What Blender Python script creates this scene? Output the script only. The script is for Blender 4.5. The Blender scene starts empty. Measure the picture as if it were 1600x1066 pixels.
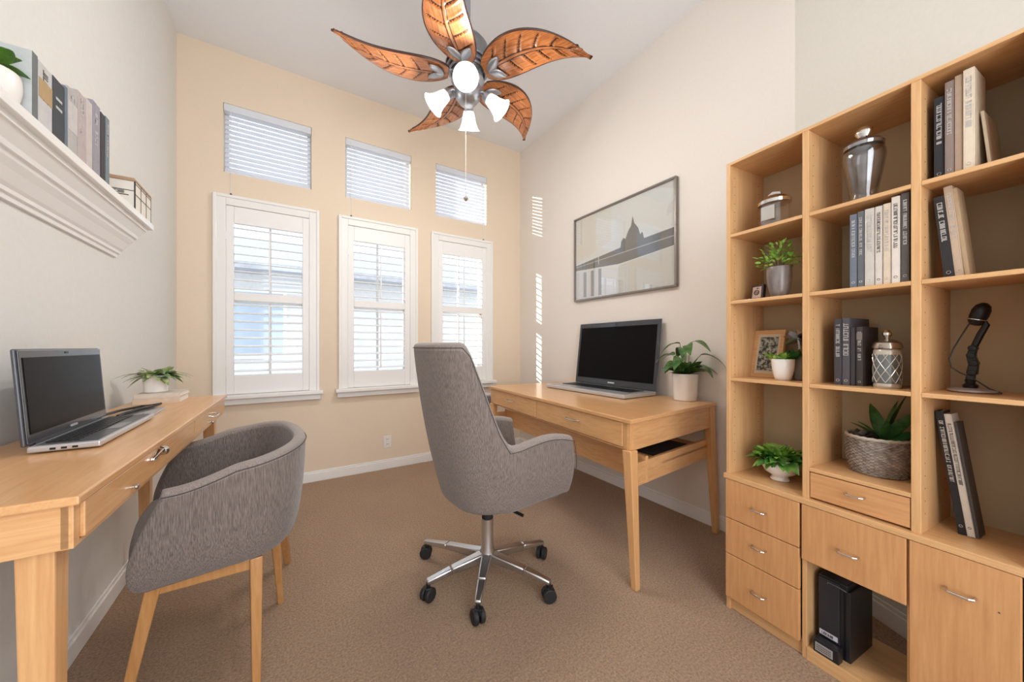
import bpy, bmesh, math, random
from mathutils import Vector, Matrix, Euler
SC = bpy.context.scene
COL = SC.collection
PI = math.pi
rnd = random.Random(7)

# ------------------------------------------------------------ camera, world, light, exposure
cam_d = bpy.data.cameras.new('camera')
cam = bpy.data.objects.new('camera', cam_d); COL.objects.link(cam)
cam_d.sensor_width = 36.0
cam_d.lens = 554.98 / 1600 * 36.0
cam_d.shift_y = 8 / 1600
cam_d.clip_start = 0.02
cam.location = (0, 0, 1.1)
cam.rotation_euler = (PI / 2, 0, -math.radians(32.385))
SC.camera = cam
SC.view_settings.view_transform = 'Standard'
SC.view_settings.look = 'None'
SC.view_settings.exposure = 0.74
SC.view_settings.gamma = 1.0
SC.view_settings.use_curve_mapping = False
SC.cycles.use_denoising = True
SC.cycles.max_bounces = 10
SC.cycles.diffuse_bounces = 6
SC.cycles.transparent_max_bounces = 16
SC.cycles.sample_clamp_indirect = 6.0
SC.cycles.caustics_refractive = False
SC.cycles.caustics_reflective = False

world = bpy.data.worlds.new('sky'); SC.world = world; world.use_nodes = True
wn = world.node_tree.nodes; wl = world.node_tree.links
bg = wn['Background']; bg.inputs['Color'].default_value = (0.76, 0.86, 1.0, 1); bg.inputs['Strength'].default_value = 1.45

def light(name, kind, loc, rot, energy, color=(1, 1, 1), **kw):
    d = bpy.data.lights.new(name, kind); d.energy = energy; d.color = color
    for k, v in kw.items(): setattr(d, k, v)
    o = bpy.data.objects.new(name, d); COL.objects.link(o)
    o.location = loc; o.rotation_euler = rot
    return o
# low sun entering beside the right hand window
sun_dir = Vector((0.85, -0.48, -0.22)).normalized()
sun = light('sun', 'SUN', (-3, 8, 5), (0, 0, 0), 7.0, (1.0, 0.95, 0.86), angle=math.radians(0.6))
sun.rotation_euler = sun_dir.to_track_quat('-Z', 'Y').to_euler()
# soft fill lamp added behind the camera, set in the wide opening
light('opening_fill', 'AREA', (0.35, -0.97, 1.5), (PI / 2, 0, 0), 21, (1.0, 0.975, 0.94), shape='RECTANGLE', size=1.4, size_y=2.5)
for i, (wx, zz, hh) in enumerate([(-0.11, 1.44, 1.1), (0.70, 1.44, 1.1), (1.50, 1.44, 1.1), (-0.11, 2.62, .44), (0.70, 2.62, .44), (1.50, 2.62, .44)]):
    p = light('window_daylight', 'AREA', (wx, 3.47, zz), (-PI / 2, 0, 0), 1.0, shape='RECTANGLE', size=0.5, size_y=hh)
    p.data.cycles.is_portal = True

# ------------------------------------------------------------ materials
def mat(name, color=(.8, .8, .8), rough=.5, metal=0.0, coat=0.0, trans=0.0, emit=None, es=0.0, ior=1.45, alpha=1.0, spec=None, sheen=0.0):
    m = bpy.data.materials.new(name); m.use_nodes = True
    b = m.node_tree.nodes['Principled BSDF']
    b.inputs['Base Color'].default_value = (*color, 1)
    b.inputs['Roughness'].default_value = rough
    b.inputs['Metallic'].default_value = metal
    b.inputs['Coat Weight'].default_value = coat
    b.inputs['Coat Roughness'].default_value = .12
    b.inputs['Transmission Weight'].default_value = trans
    b.inputs['IOR'].default_value = ior
    b.inputs['Alpha'].default_value = alpha
    if spec is not None: b.inputs['Specular IOR Level'].default_value = spec
    if sheen: b.inputs['Sheen Weight'].default_value = sheen
    if emit: b.inputs['Emission Color'].default_value = (*emit, 1); b.inputs['Emission Strength'].default_value = es
    return m

def texmix(m, c1, c2, scale=(1, 1, 1), nscale=8, detail=6, lo=.35, hi=.65, bump=0.0, bdist=.002, coord='Object', rough=.6, dist=0.0):
    nt = m.node_tree; N = nt.nodes; L = nt.links; b = N['Principled BSDF']
    tc = N.new('ShaderNodeTexCoord'); mp = N.new('ShaderNodeMapping'); mp.inputs['Scale'].default_value = scale
    L.new(tc.outputs[coord], mp.inputs['Vector'])
    nz = N.new('ShaderNodeTexNoise'); nz.inputs['Scale'].default_value = nscale; nz.inputs['Detail'].default_value = detail
    nz.inputs['Roughness'].default_value = rough; nz.inputs['Distortion'].default_value = dist
    L.new(mp.outputs[0], nz.inputs['Vector'])
    cr = N.new('ShaderNodeValToRGB'); cr.color_ramp.elements[0].position = lo; cr.color_ramp.elements[1].position = hi
    cr.color_ramp.elements[0].color = (*c1, 1); cr.color_ramp.elements[1].color = (*c2, 1)
    L.new(nz.outputs['Fac'], cr.inputs[0]); L.new(cr.outputs[0], b.inputs['Base Color'])
    if bump:
        bp = N.new('ShaderNodeBump'); bp.inputs['Strength'].default_value = bump; bp.inputs['Distance'].default_value = bdist
        L.new(nz.outputs['Fac'], bp.inputs['Height']); L.new(bp.outputs[0], b.inputs['Normal'])
    return m

def wood(name, axis, c1, c2, rough=.38, coat=.15, ns=9):
    m = mat(name, c1, rough, coat=coat)
    s = [11, 11, 11]; s[axis] = .7
    return texmix(m, c1, c2, tuple(s), ns, 5, .3, .72, bump=.04, bdist=.001, dist=.25)
M = {}
BW1, BW2 = (.57, .315, .135), (.69, .415, .20)
for ax, nm in enumerate('xyz'): M['wood_' + nm] = wood('beech_' + nm, ax, BW1, BW2)
for ax, nm in enumerate('xyz'): M['dwood_' + nm] = wood('desk_beech_' + nm, ax, (.59, .30, .12), (.71, .41, .185), .3, .3)
for ax, nm in enumerate('xyz'): M['front_' + nm] = wood('drawer_beech_' + nm, ax, (.52, .25, .10), (.63, .335, .145))
M['legwood'] = wood('leg_wood', 2, (.44, .205, .065), (.56, .295, .115), .35, .25)
M['back'] = texmix(mat('shelf_back_board', rough=.7), (.46, .37, .235), (.50, .405, .26), (1, 1, 1), 3)
M['wall_tan'] = texmix(mat('wall_beige', rough=.85), (.77, .645, .505), (.785, .66, .52), (1, 1, 1), 60, bump=.12, bdist=.001)  # each wall has its own even base tone
M['wall_white'] = texmix(mat('wall_off_white', rough=.85), (.715, .71, .685), (.735, .73, .705), (1, 1, 1), 60, bump=.12, bdist=.001)
M['wall_rose'] = texmix(mat('wall_warm_greige', rough=.62), (.755, .70, .645), (.77, .715, .66), (1, 1, 1), 60, bump=.12, bdist=.001)
M['wall_sage'] = texmix(mat('wall_pale_sage', rough=.85), (.715, .695, .635), (.735, .715, .655), (1, 1, 1), 60, bump=.12, bdist=.001)
M['ceiling'] = texmix(mat('ceiling_paint', rough=.9), (.80, .815, .84), (.815, .83, .855), (1, 1, 1), 90, bump=.15, bdist=.001)
M['trim'] = mat('white_trim_paint', (.84, .83, .81), .35, coat=.1)
M['shutter'] = mat('white_shutter_lacquer', (.86, .85, .84), .4)
bm0 = bpy.data.materials.new('white_blind_slats'); bm0.use_nodes = True
nt = bm0.node_tree; N = nt.nodes; L = nt.links; b = N['Principled BSDF']; b.inputs['Base Color'].default_value = (.88, .90, .94, 1); b.inputs['Roughness'].default_value = .45
tr = N.new('ShaderNodeBsdfTranslucent'); tr.inputs[0].default_value = (.85, .88, .95, 1); a = N.new('ShaderNodeMixShader'); a.inputs[0].default_value = .3
L.new(b.outputs[0], a.inputs[1]); L.new(tr.outputs[0], a.inputs[2]); L.new(a.outputs[0], N['Material Output'].inputs[0]); M['blind'] = bm0
M['metal'] = mat('brushed_metal', (.62, .60, .58), .25, 1.0)
M['chrome'] = mat('chrome', (.75, .74, .73), .08, 1.0)
M['alu'] = mat('aluminium', (.60, .60, .61), .3, 1.0)
M['fanmetal'] = mat('pewter_fan_metal', (.40, .42, .46), .32, .75)
M['black'] = mat('black_plastic', (.012, .012, .013), .4)
M['blackrub'] = mat('black_rubber', (.015, .015, .016), .6)
M['screen'] = mat('black_display_glass', (.006, .005, .005), .2, spec=.06)
M['silver'] = mat('silver_plastic', (.55, .55, .56), .3, .5)
M['ceramic'] = mat('white_ceramic', (.82, .79, .75), .25, coat=.3)
M['stonepot'] = texmix(mat('grey_glazed_stoneware', rough=.35, coat=.3), (.13, .105, .095), (.24, .205, .19), (6, 6, 1), 8)
M['soil'] = texmix(mat('soil', rough=.95), (.03, .02, .012), (.07, .045, .03), (1, 1, 1), 60, bump=.6, bdist=.004)
def leafmat(name, a, b): return texmix(mat(name, a, .38, coat=.15), a, b, (1, 1, 1), 25, lo=.4, hi=.6)
M['leaf'] = leafmat('green_leaf', (.045, .15, .025), (.15, .33, .05))
M['leafdark'] = leafmat('dark_green_leaf', (.015, .065, .02), (.05, .16, .035))
M['leafbright'] = leafmat('bright_green_leaf', (.12, .30, .03), (.33, .52, .09))
M['leafpale'] = leafmat('variegated_leaf', (.07, .17, .04), (.50, .55, .28))
M['stem'] = mat('plant_stem', (.20, .30, .08), .5)
M['branch'] = mat('woody_stem', (.14, .09, .05), .8)
M['paper'] = mat('book_pages', (.80, .74, .62), .8)
M['white_paper'] = mat('white_pages', (.82, .80, .77), .8)
M['foil'] = mat('silver_lettering', (.62, .60, .58), .3, .6)
M['ink'] = mat('dark_lettering', (.10, .09, .08), .5)
# fabric
def fabric(name, c1, c2):
    m = mat(name, c1, .92, sheen=.25)
    texmix(m, c1, c2, (130, 130, 7), 4, 4, .36, .66, bump=.5, bdist=.002)
    return m
M['fabric'] = fabric('grey_heather_fabric', (.115, .092, .08), (.255, .213, .19))
M['fabrim'] = fabric('grey_heather_fabric_rim', (.19, .158, .14), (.32, .275, .25))
M['piping'] = mat('dark_grey_piping', (.075, .06, .055), .8)
# carpet
cm = mat('carpet', rough=1.0, sheen=.35)
nt = cm.node_tree; N = nt.nodes; L = nt.links; b = N['Principled BSDF']
tc = N.new('ShaderNodeTexCoord')
n1 = N.new('ShaderNodeTexNoise'); n1.inputs['Scale'].default_value = 125; n1.inputs['Detail'].default_value = 5; n1.inputs['Roughness'].default_value = .7
n2 = N.new('ShaderNodeTexNoise'); n2.inputs['Scale'].default_value = 1.6; n2.inputs['Detail'].default_value = 3
L.new(tc.outputs['Object'], n1.inputs['Vector']); L.new(tc.outputs['Object'], n2.inputs['Vector'])
r1 = N.new('ShaderNodeValToRGB'); r1.color_ramp.elements[0].position = .30; r1.color_ramp.elements[1].position = .64
r1.color_ramp.elements[0].color = (.25, .135, .065, 1); r1.color_ramp.elements[1].color = (.74, .465, .25, 1)
r2 = N.new('ShaderNodeValToRGB'); r2.color_ramp.elements[0].position = .3; r2.color_ramp.elements[1].position = .7
r2.color_ramp.elements[0].color = (.86, .82, .80, 1); r2.color_ramp.elements[1].color = (1, 1, 1, 1)
mx = N.new('ShaderNodeMixRGB'); mx.blend_type = 'MULTIPLY'; mx.inputs[0].default_value = 1
L.new(n1.outputs['Fac'], r1.inputs[0]); L.new(n2.outputs['Fac'], r2.inputs[0])
L.new(r1.outputs[0], mx.inputs[1]); L.new(r2.outputs[0], mx.inputs[2]); L.new(mx.outputs[0], b.inputs['Base Color'])
bp = N.new('ShaderNodeBump'); bp.inputs['Strength'].default_value = 1.0; bp.inputs['Distance'].default_value = .02
L.new(n1.outputs['Fac'], bp.inputs['Height']); L.new(bp.outputs[0], b.inputs['Normal'])
M['carpet'] = cm
# glass: clear window pane lets light straight through
def glassmat(name, tint=(1, 1, 1), refl=.08, rough=.02):
    m = bpy.data.materials.new(name); m.use_nodes = True
    nt = m.node_tree; N = nt.nodes; L = nt.links; N.remove(N['Principled BSDF']); out = N['Material Output']
    t = N.new('ShaderNodeBsdfTransparent'); t.inputs[0].default_value = (*tint, 1)
    g = N.new('ShaderNodeBsdfGlossy'); g.inputs['Roughness'].default_value = rough
    lw = N.new('ShaderNodeLayerWeight'); lw.inputs[0].default_value = .5
    pw = N.new('ShaderNodeMath'); pw.operation = 'POWER'; pw.inputs[1].default_value = 3.5; L.new(lw.outputs['Facing'], pw.inputs[0])
    mr = N.new('ShaderNodeMapRange'); mr.inputs['To Min'].default_value = refl; mr.inputs['To Max'].default_value = .9; L.new(pw.outputs[0], mr.inputs['Value'])
    mxs = N.new('ShaderNodeMixShader'); L.new(mr.outputs[0], mxs.inputs[0])
    L.new(t.outputs[0], mxs.inputs[1]); L.new(g.outputs[0], mxs.inputs[2]); L.new(mxs.outputs[0], out.inputs[0])
    return m
M['pane'] = glassmat('window_glass', (.98, .99, .99), .03)
M['panelglass'] = glassmat('panel_glass', (.99, .99, .99), .10)
M['smoke'] = glassmat('smoked_jar_glass', (.83, .84, .86), .14, .08)
M['clear'] = glassmat('clear_jar_glass', (.92, .92, .92), .12, .05)
# frosted lamp shade glass
fm = bpy.data.materials.new('frosted_lamp_glass'); fm.use_nodes = True
nt = fm.node_tree; N = nt.nodes; L = nt.links; N.remove(N['Principled BSDF']); out = N['Material Output']
tr = N.new('ShaderNodeBsdfTranslucent'); tr.inputs[0].default_value = (.95, .95, .95, 1)
df = N.new('ShaderNodeBsdfDiffuse'); df.inputs[0].default_value = (.9, .9, .9, 1)
gl = N.new('ShaderNodeBsdfGlossy'); gl.inputs['Roughness'].default_value = .15
a = N.new('ShaderNodeMixShader'); a.inputs[0].default_value = .6; L.new(tr.outputs[0], a.inputs[1]); L.new(df.outputs[0], a.inputs[2])
c = N.new('ShaderNodeMixShader'); c.inputs[0].default_value = .08; L.new(a.outputs[0], c.inputs[1]); L.new(gl.outputs[0], c.inputs[2])
L.new(c.outputs[0], out.inputs[0]); M['frost'] = fm
M['bulb'] = mat('lit_bulb', (1, 1, 1), .3, emit=(1.0, .97, .93), es=5)

# ------------------------------------------------------------ mesh helpers
class MB:
    def __init__(s): s.bm = bmesh.new()
    def _faces(s, vs, fs, mi=0):
        V = [s.bm.verts.new(v) for v in vs]
        out = []
        for f in fs:
            try:
                q = s.bm.faces.new([V[i] for i in f]); q.material_index = mi; out.append(q)
            except ValueError: pass
        return V
    def box(s, x0, x1, y0, y1, z0, z1, mi=0, mtx=None):
        vs = [Vector(p) for p in ((x0, y0, z0), (x1, y0, z0), (x1, y1, z0), (x0, y1, z0), (x0, y0, z1), (x1, y0, z1), (x1, y1, z1), (x0, y1, z1))]
        if mtx: vs = [mtx @ v for v in vs]
        s._faces(vs, [(3, 2, 1, 0), (4, 5, 6, 7), (0, 1, 5, 4), (1, 2, 6, 5), (2, 3, 7, 6), (3, 0, 4, 7)], mi); return s
    def hexa(s, low, high, mi=0):
        """eight corners: four low (ccw), four high (ccw)"""
        s._faces([Vector(p) for p in list(low) + list(high)], [(3, 2, 1, 0), (4, 5, 6, 7), (0, 1, 5, 4), (1, 2, 6, 5), (2, 3, 7, 6), (3, 0, 4, 7)], mi); return s
    def prism(s, poly, z0, z1, mi=0, f=None):
        f = f or (lambda x, y, z: (x, y, z)); n = len(poly)
        vs = [f(x, y, z0) for x, y in poly] + [f(x, y, z1) for x, y in poly]
        s._faces(vs, [tuple(range(n))[::-1], tuple(range(n, 2 * n))] + [(i, (i + 1) % n, n + (i + 1) % n, n + i) for i in range(n)], mi); return s
    def beam(s, a, b, wa, wb=None, da=None, db=None, up=(0, 0, 1), mi=0):
        """tapered rectangular bar from a to b"""
        a, b = Vector(a), Vector(b); wb = wb or wa; da = da or wa; db = db or wb
        d = (b - a).normalized(); u = Vector(up)
        if abs(d.dot(u)) > .95: u = Vector((1, 0, 0))
        sx = d.cross(u).normalized(); sy = sx.cross(d).normalized()
        lo = [a + sx * i * wa / 2 + sy * j * da / 2 for i, j in ((-1, -1), (1, -1), (1, 1), (-1, 1))]
        hi = [b + sx * i * wb / 2 + sy * j * db / 2 for i, j in ((-1, -1), (1, -1), (1, 1), (-1, 1))]
        return s.hexa(lo, hi, mi)
    def tube(s, pts, r, n=10, mi=0, closed=False, caps=True):
        pts = [Vector(p) for p in pts]; R = r if isinstance(r, (list, tuple)) else [r] * len(pts)
        rings = []; prev = None
        for i, p in enumerate(pts):
            if closed: d = pts[(i + 1) % len(pts)] - pts[i - 1]
            else: d = pts[min(i + 1, len(pts) - 1)] - pts[max(i - 1, 0)]
            d.normalize()
            if prev is None:
                u = Vector((0, 0, 1)) if abs(d.z) < .9 else Vector((1, 0, 0)); x = d.cross(u).normalized()
            else: x = (prev - d * prev.dot(d)).normalized()
            prev = x; y = d.cross(x)
            rings.append([s.bm.verts.new(p + (x * math.cos(2 * PI * k / n) + y * math.sin(2 * PI * k / n)) * R[i]) for k in range(n)])
        m = len(rings)
        for i in range(m if closed else m - 1):
            a, b2 = rings[i], rings[(i + 1) % m]
            for k in range(n):
                f = s.bm.faces.new((a[k], a[(k + 1) % n], b2[(k + 1) % n], b2[k])); f.material_index = mi
        if not closed and caps:
            for rg, rev in ((rings[0], 1), (rings[-1], 0)):
                f = s.bm.faces.new(rg[::-1] if rev else rg); f.material_index = mi
        return s
    def lathe(s, prof, n=32, c=(0, 0, 0), mi=0, mtx=None, closed=False, sx=1, sy=1):
        rings = []
        for r, z in prof:
            rg = []
            for k in range(n):
                v = Vector((r * math.cos(2 * PI * k / n) * sx, r * math.sin(2 * PI * k / n) * sy, z))
                if mtx: v = mtx @ v
                rg.append(s.bm.verts.new(v + Vector(c)))
            rings.append(rg)
        m = len(rings)
        for i in range(m if closed else m - 1):
            a, b2 = rings[i], rings[(i + 1) % m]
            for k in range(n):
                f = s.bm.faces.new((a[k], a[(k + 1) % n], b2[(k + 1) % n], b2[k])); f.material_index = mi
        if not closed:
            f = s.bm.faces.new(rings[0][::-1]); f.material_index = mi
            f = s.bm.faces.new(rings[-1]); f.material_index = mi
        return s
    def grid(s, P, mi=None, closeu=False):
        """P[i][j] points"""
        V = [[s.bm.verts.new(p) for p in row] for row in P]
        n = len(V)
        for i in range(n if closeu else n - 1):
            for j in range(len(V[0]) - 1):
                f = s.bm.faces.new((V[i][j], V[(i + 1) % n][j], V[(i + 1) % n][j + 1], V[i][j + 1]))
                if mi: f.material_index = mi(i, j)
        return V
    def build(s, name, mats, parent=None, smooth=False, bevel=0, seg=2, subsurf=0, solid=0, loc=None, rot=None, weld=False, angle=35):
        if weld: bmesh.ops.remove_doubles(s.bm, verts=s.bm.verts, dist=1e-5)
        bmesh.ops.recalc_face_normals(s.bm, faces=s.bm.faces)
        me = bpy.data.meshes.new(name); s.bm.to_mesh(me); s.bm.free()
        for m in (mats if isinstance(mats, (list, tuple)) else [mats]): me.materials.append(m)
        o = bpy.data.objects.new(name, me); COL.objects.link(o)
        if parent is not None: o.parent = parent
        if loc: o.location = loc
        if rot: o.rotation_euler = rot
        if smooth:
            for p in me.polygons: p.use_smooth = True
        if solid:
            q = o.modifiers.new('solid', 'SOLIDIFY'); q.thickness = solid; q.offset = 0
        if bevel:
            q = o.modifiers.new('bevel', 'BEVEL'); q.width = bevel; q.segments = seg; q.limit_method = 'ANGLE'; q.angle_limit = math.radians(40)
        if subsurf:
            q = o.modifiers.new('sub', 'SUBSURF'); q.levels = subsurf; q.render_levels = subsurf
        if smooth:
            try: me.set_sharp_from_angle(angle=math.radians(angle))
            except Exception: pass
        return o

def tag(o, label=None, cat=None, group=None, kind=None):
    if label: o['label'] = label
    if cat: o['category'] = cat
    if group: o['group'] = group
    if kind: o['kind'] = kind
    return o
def thing(name, label, cat, loc=(0, 0, 0), rz=0.0, group=None, rot=None):
    o = bpy.data.objects.new(name, None); COL.objects.link(o); o.empty_display_size = .05
    o.location = loc; o.rotation_euler = rot if rot else (0, 0, rz)
    return tag(o, label, cat, group)
def struct(o): o['kind'] = 'structure'; return o

# ------------------------------------------------------------ room shell
XL, XR, YW, ZC, YN = -0.64, 2.20, 3.30, 3.26, -1.0
BX, BY = 2.20, 0.76            # where the right wall turns
ax, ay = 1.80, 0.0             # second point of the angled wall
adx, ady = (ax - BX), (ay - BY); al = math.hypot(adx, ady); adx /= al; ady /= al
tend = (YN - BY) / ady; AX = BX + adx * tend
fl = MB().prism([(XL - .15, YN - .1), (XR + .2, YN - .1), (XR + .2, YW + .15), (XL - .15, YW + .15)], -.06, 0)
struct(fl.build('floor', M['carpet']))
struct(MB().box(XL - .15, XR + .2, YN - .1, YW + .15, ZC, ZC + .06).build('ceiling', M['ceiling']))
struct(MB().box(XL - .12, XL, YN, YW, 0, ZC).build('wall_left', M['wall_white']))
struct(MB().box(XR, XR + .12, BY, YW, 0, ZC).build('wall_right', M['wall_rose']))
nx, ny = -ady, adx             # normal pointing away from the room
nx, ny = (nx, ny) if nx > 0 else (-nx, -ny)
struct(MB().prism([(BX, BY), (AX, YN), (AX + nx * .12, YN + ny * .12), (BX + nx * .12, BY + ny * .12)], 0, ZC).build('wall_angled', M['wall_sage']))
# far wall with six window openings
WX = [-0.11, 0.70, 1.50]
LO = [(w - .262, w + .262, .745, 2.125) for w in WX]
UP = [(w - .28, w + .28, 2.368, 2.872) for w in WX]
m = MB(); xs = [XL - .12]
for w in WX: xs += [w - .28, w + .28]
xs.append(XR + .12)
for i in range(0, len(xs), 2): m.box(xs[i], xs[i + 1], YW, YW + .15, 0, ZC)
for w in WX:
    m.box(w - .28, w + .28, YW, YW + .15, 0, .745); m.box(w - .28, w + .28, YW, YW + .15, 2.125, 2.368); m.box(w - .28, w + .28, YW, YW + .15, 2.872, ZC)
    m.box(w - .28, w - .262, YW, YW + .15, .745, 2.125); m.box(w + .262, w + .28, YW, YW + .15, .745, 2.125)
struct(m.build('wall_far', M['wall_tan']))
# unseen near wall, with a wide opening made for the fill lamp
m = MB(); m.box(XL, -.40, YN - .1, YN, 0, ZC); m.box(1.1, AX + .1, YN - .1, YN, 0, ZC); m.box(-.40, 1.1, YN - .1, YN, 2.85, ZC)
struct(m.build('wall_near', M['wall_white']))
# baseboards
def bb(name, p0, p1, nrm_, h=.085, t=.014):
    (x0, y0), (x1, y1) = p0, p1; a_, b_ = nrm_
    m = MB(); m.prism([(x0, y0), (x1, y1), (x1 + a_ * t, y1 + b_ * t), (x0 + a_ * t, y0 + b_ * t)], 0, h * .82)
    m.prism([(x0, y0), (x1, y1), (x1 + a_ * t * .55, y1 + b_ * t * .55), (x0 + a_ * t * .55, y0 + b_ * t * .55)], h * .82, h)
    struct(m.build(name, M['trim'], bevel=.003))
bb('baseboard_left', (XL, YN), (XL, YW), (1, 0))
bb('baseboard_right', (XR, BY), (XR, YW), (-1, 0))
bb('baseboard_far', (XL, YW), (XR, YW), (0, -1))
bb('baseboard_angled', (BX, BY), (AX, YN), (-nx, -ny))

# ------------------------------------------------------------ windows
def casing(x0, x1, z0, z1, w, y0, y1, m):
    m.box(x0, x0 + w, y0, y1, z0, z1); m.box(x1 - w, x1, y0, y1, z0, z1); m.box(x0 + w, x1 - w, y0, y1, z1 - w, z1)
for i, w in enumerate(WX):
    e = bpy.data.objects.new('window_%d' % (i + 1), None); COL.objects.link(e); e.location = (w, YW, 0); struct(e)
    m = MB(); casing(-.322, .322, .72, 2.185, .06, -.028, .0, m); casing(-.335, .335, .72, 2.198, .022, -.038, 0, m)
    m.build('window_casing', M['trim'], e, bevel=.004)
    m = MB(); m.box(-.36, .36, -.075, 0, .715, .745); m.box(-.345, .345, -.045, 0, .672, .715)
    m.build('window_sill', M['trim'], e, bevel=.006)
    m = MB(); casing(-.262, .262, .745, 2.125, .03, .085, .125, m); m.box(-.262, .262, .085, .125, .745, .78); m.box(-.262, .262, .085, .125, 1.43, 1.475)
    m.box(-.008, .008, .09, .12, .78, 2.1)
    m.build('sash_frame', M['trim'], e, bevel=.003)
    MB().box(-.235, .235, .10, .104, .78, 2.1).build('window_pane', M['pane'], e)
    e2 = bpy.data.objects.new('window_%d' % (i + 4), None); COL.objects.link(e2); e2.location = (w, YW, 0); struct(e2)
    m = MB(); casing(-.28, .28, 2.368, 2.872, .025, .09, .125, m); m.box(-.28, .28, .09, .125, 2.368, 2.393)
    m.build('sash_frame', M['trim'], e2, bevel=.003)
    MB().box(-.256, .256, .10, .104, 2.392, 2.848).build('window_pane', M['pane'], e2)
wdesc = ['left window, beside the long desk', 'middle window, behind the high-backed chair', 'right window, nearest the room corner']
sdesc = ['white louvred plantation shutter in the left window, above the end of the long desk',
         'white louvred plantation shutter in the middle of the three tall windows',
         'white louvred plantation shutter in the right window, partly hidden by the high-backed chair']
for i, w in enumerate(WX):
    t = thing('plantation_shutter', sdesc[i], 'window shutter', (w, YW, .745), group='plantation shutters in the lower windows')
    z = lambda a: a - .745
    m = MB(); m.box(-.262, -.216, -.022, .012, 0.002, z(2.123)); m.box(.216, .262, -.022, .012, 0.002, z(2.123))
    m.box(-.216, .216, -.022, .012, .002, z(.887)); m.box(-.216, .216, -.022, .012, z(2.0), z(2.123))
    m.build('shutter_frame', M['shutter'], t, bevel=.004)
    MB().box(-.216, .216, -.022, .012, z(1.435), z(1.495)).build('mid_rail', M['shutter'], t, bevel=.004)
    for z0, z1, nlv in ((.887, 1.435, 9), (1.495, 2.0, 8)):
        m = MB(); p = (z1 - z0) / nlv
        for k in range(nlv):
            mt = Matrix.Translation((0, -.005, z(z0 + (k + .5) * p))) @ Matrix.Rotation(math.radians(12), 4, 'X')
            m.prism([(-.031, 0), (-.018, -.0045), (.018, -.0045), (.031, 0), (.018, .0045), (-.018, .0045)], -.215, .215, f=lambda x, y, zz, mt=mt: mt @ Vector((zz, x, y)))
        m.build('louvres', M['shutter'], t)
        MB().box(-.005, .005, -.047, -.037, z(z0) + .03, z(z1) - .03).build('tilt_rod', M['shutter'], t, bevel=.002)
    for zz in (.98, 1.9): MB().box(-.268, -.258, -.034, -.02, z(zz) - .03, z(zz) + .03).build('hinge', M['trim'], t)
bdesc = ['white venetian blind in the small upper left window', 'white venetian blind in the small upper middle window', 'white venetian blind in the small upper right window, near the corner']
for i, w in enumerate(WX):
    t = thing('venetian_blind', bdesc[i], 'window blind', (w, YW, 2.368), group='venetian blinds in the upper windows')
    MB().box(-.277, .277, .0, .055, .45, .502).build('headrail', M['blind'], t, bevel=.003)
    m = MB(); n = 12
    for k in range(n):
        mt = Matrix.Translation((0, .03, .035 + k * .0345)) @ Matrix.Rotation(math.radians(58), 4, 'X')
        m.prism([(-.022, -.0015), (0, .001), (.022, -.0015), (.022, .0005), (0, .003), (-.022, .0005)], -.272, .272, f=lambda x, y, zz, mt=mt: mt @ Vector((zz, x, y)))
    m.build('slats', M['blind'], t)
    MB().box(-.272, .272, .018, .042, .004, .018).build('bottom_rail', M['blind'], t, bevel=.002)
    for xx in (-.2, .2): MB().tube([(xx, .006, .45), (xx, .006, .012), (xx, .052, .012), (xx, .052, .45)], .0012, 5).build('ladder_cord', M['blind'], t)
    sx = -.235 if i < 2 else .235
    c_ = MB().tube([(sx, -.004, .48), (sx, -.006, .2), (sx, -.006, -.15)], .0022, 6).build('pull_cord', M['blind'], t)
    MB().lathe([(.002, 0), (.007, -.006), (.008, -.02), (.003, -.024)], 10, (sx, -.006, -.15)).build('cord_tassel', M['black'], c_, smooth=True)

# outside: pale house next door and paving
M['stucco'] = texmix(mat('pale_stucco', rough=.9), (.72, .71, .70), (.78, .77, .76), (1, 1, 1), 20)
M['rooftile'] = texmix(mat('grey_roof_tile', rough=.8), (.42, .42, .45), (.55, .55, .57), (2, 20, 2), 5)
hs = thing('neighbour_house', 'pale stucco house with grey roof seen through the shutters', 'house', (0.5, 7.0, 0))
MB().box(-7, 7, 0, 4, -.3, 2.3).build('wall', M['stucco'], hs)
m = MB(); m.prism([(-.5, 2.25), (-.5, 2.35), (2.0, 3.3), (4.5, 2.35), (4.5, 2.25)], -7.4, 7.4, f=lambda x, y, z: (z, x, y)); m.build('roof', M['rooftile'], hs)
wf = MB().box(-1.6, -.5, -.05, .02, .9, 2.0).build('window', M['trim'], hs)
MB().box(-1.55, -.55, -.06, -.045, .95, 1.95).build('pane', mat('dim_window_glass', (.45, .52, .60), .1), wf)
struct(MB().box(-8, 9, 3.5, 12, -.4, -.3).build('ground', texmix(mat('paving', rough=.9), (.6, .58, .55), (.68, .66, .62), (1, 1, 1), 6)))

sunshade = thing('sun_blocking_hedge', 'added unseen cypress-shaped hedge outside, to the left of the neighbour house', 'sunshade', (-5.85, 6.1, -.3))  # added out of view to keep sun off the left and middle windows
m = MB(); rr = random.Random(2)
for k in range(7): m.lathe([(.05, .2), (.30, .6), (.34, 2.5), (.28, 4.2), (.12, 5.4), (.01, 5.9)], 14, (-1.6 + k * .53, 0, 0), sy=.45)
m.build('foliage', M['leafdark'], sunshade, smooth=True)

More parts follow.
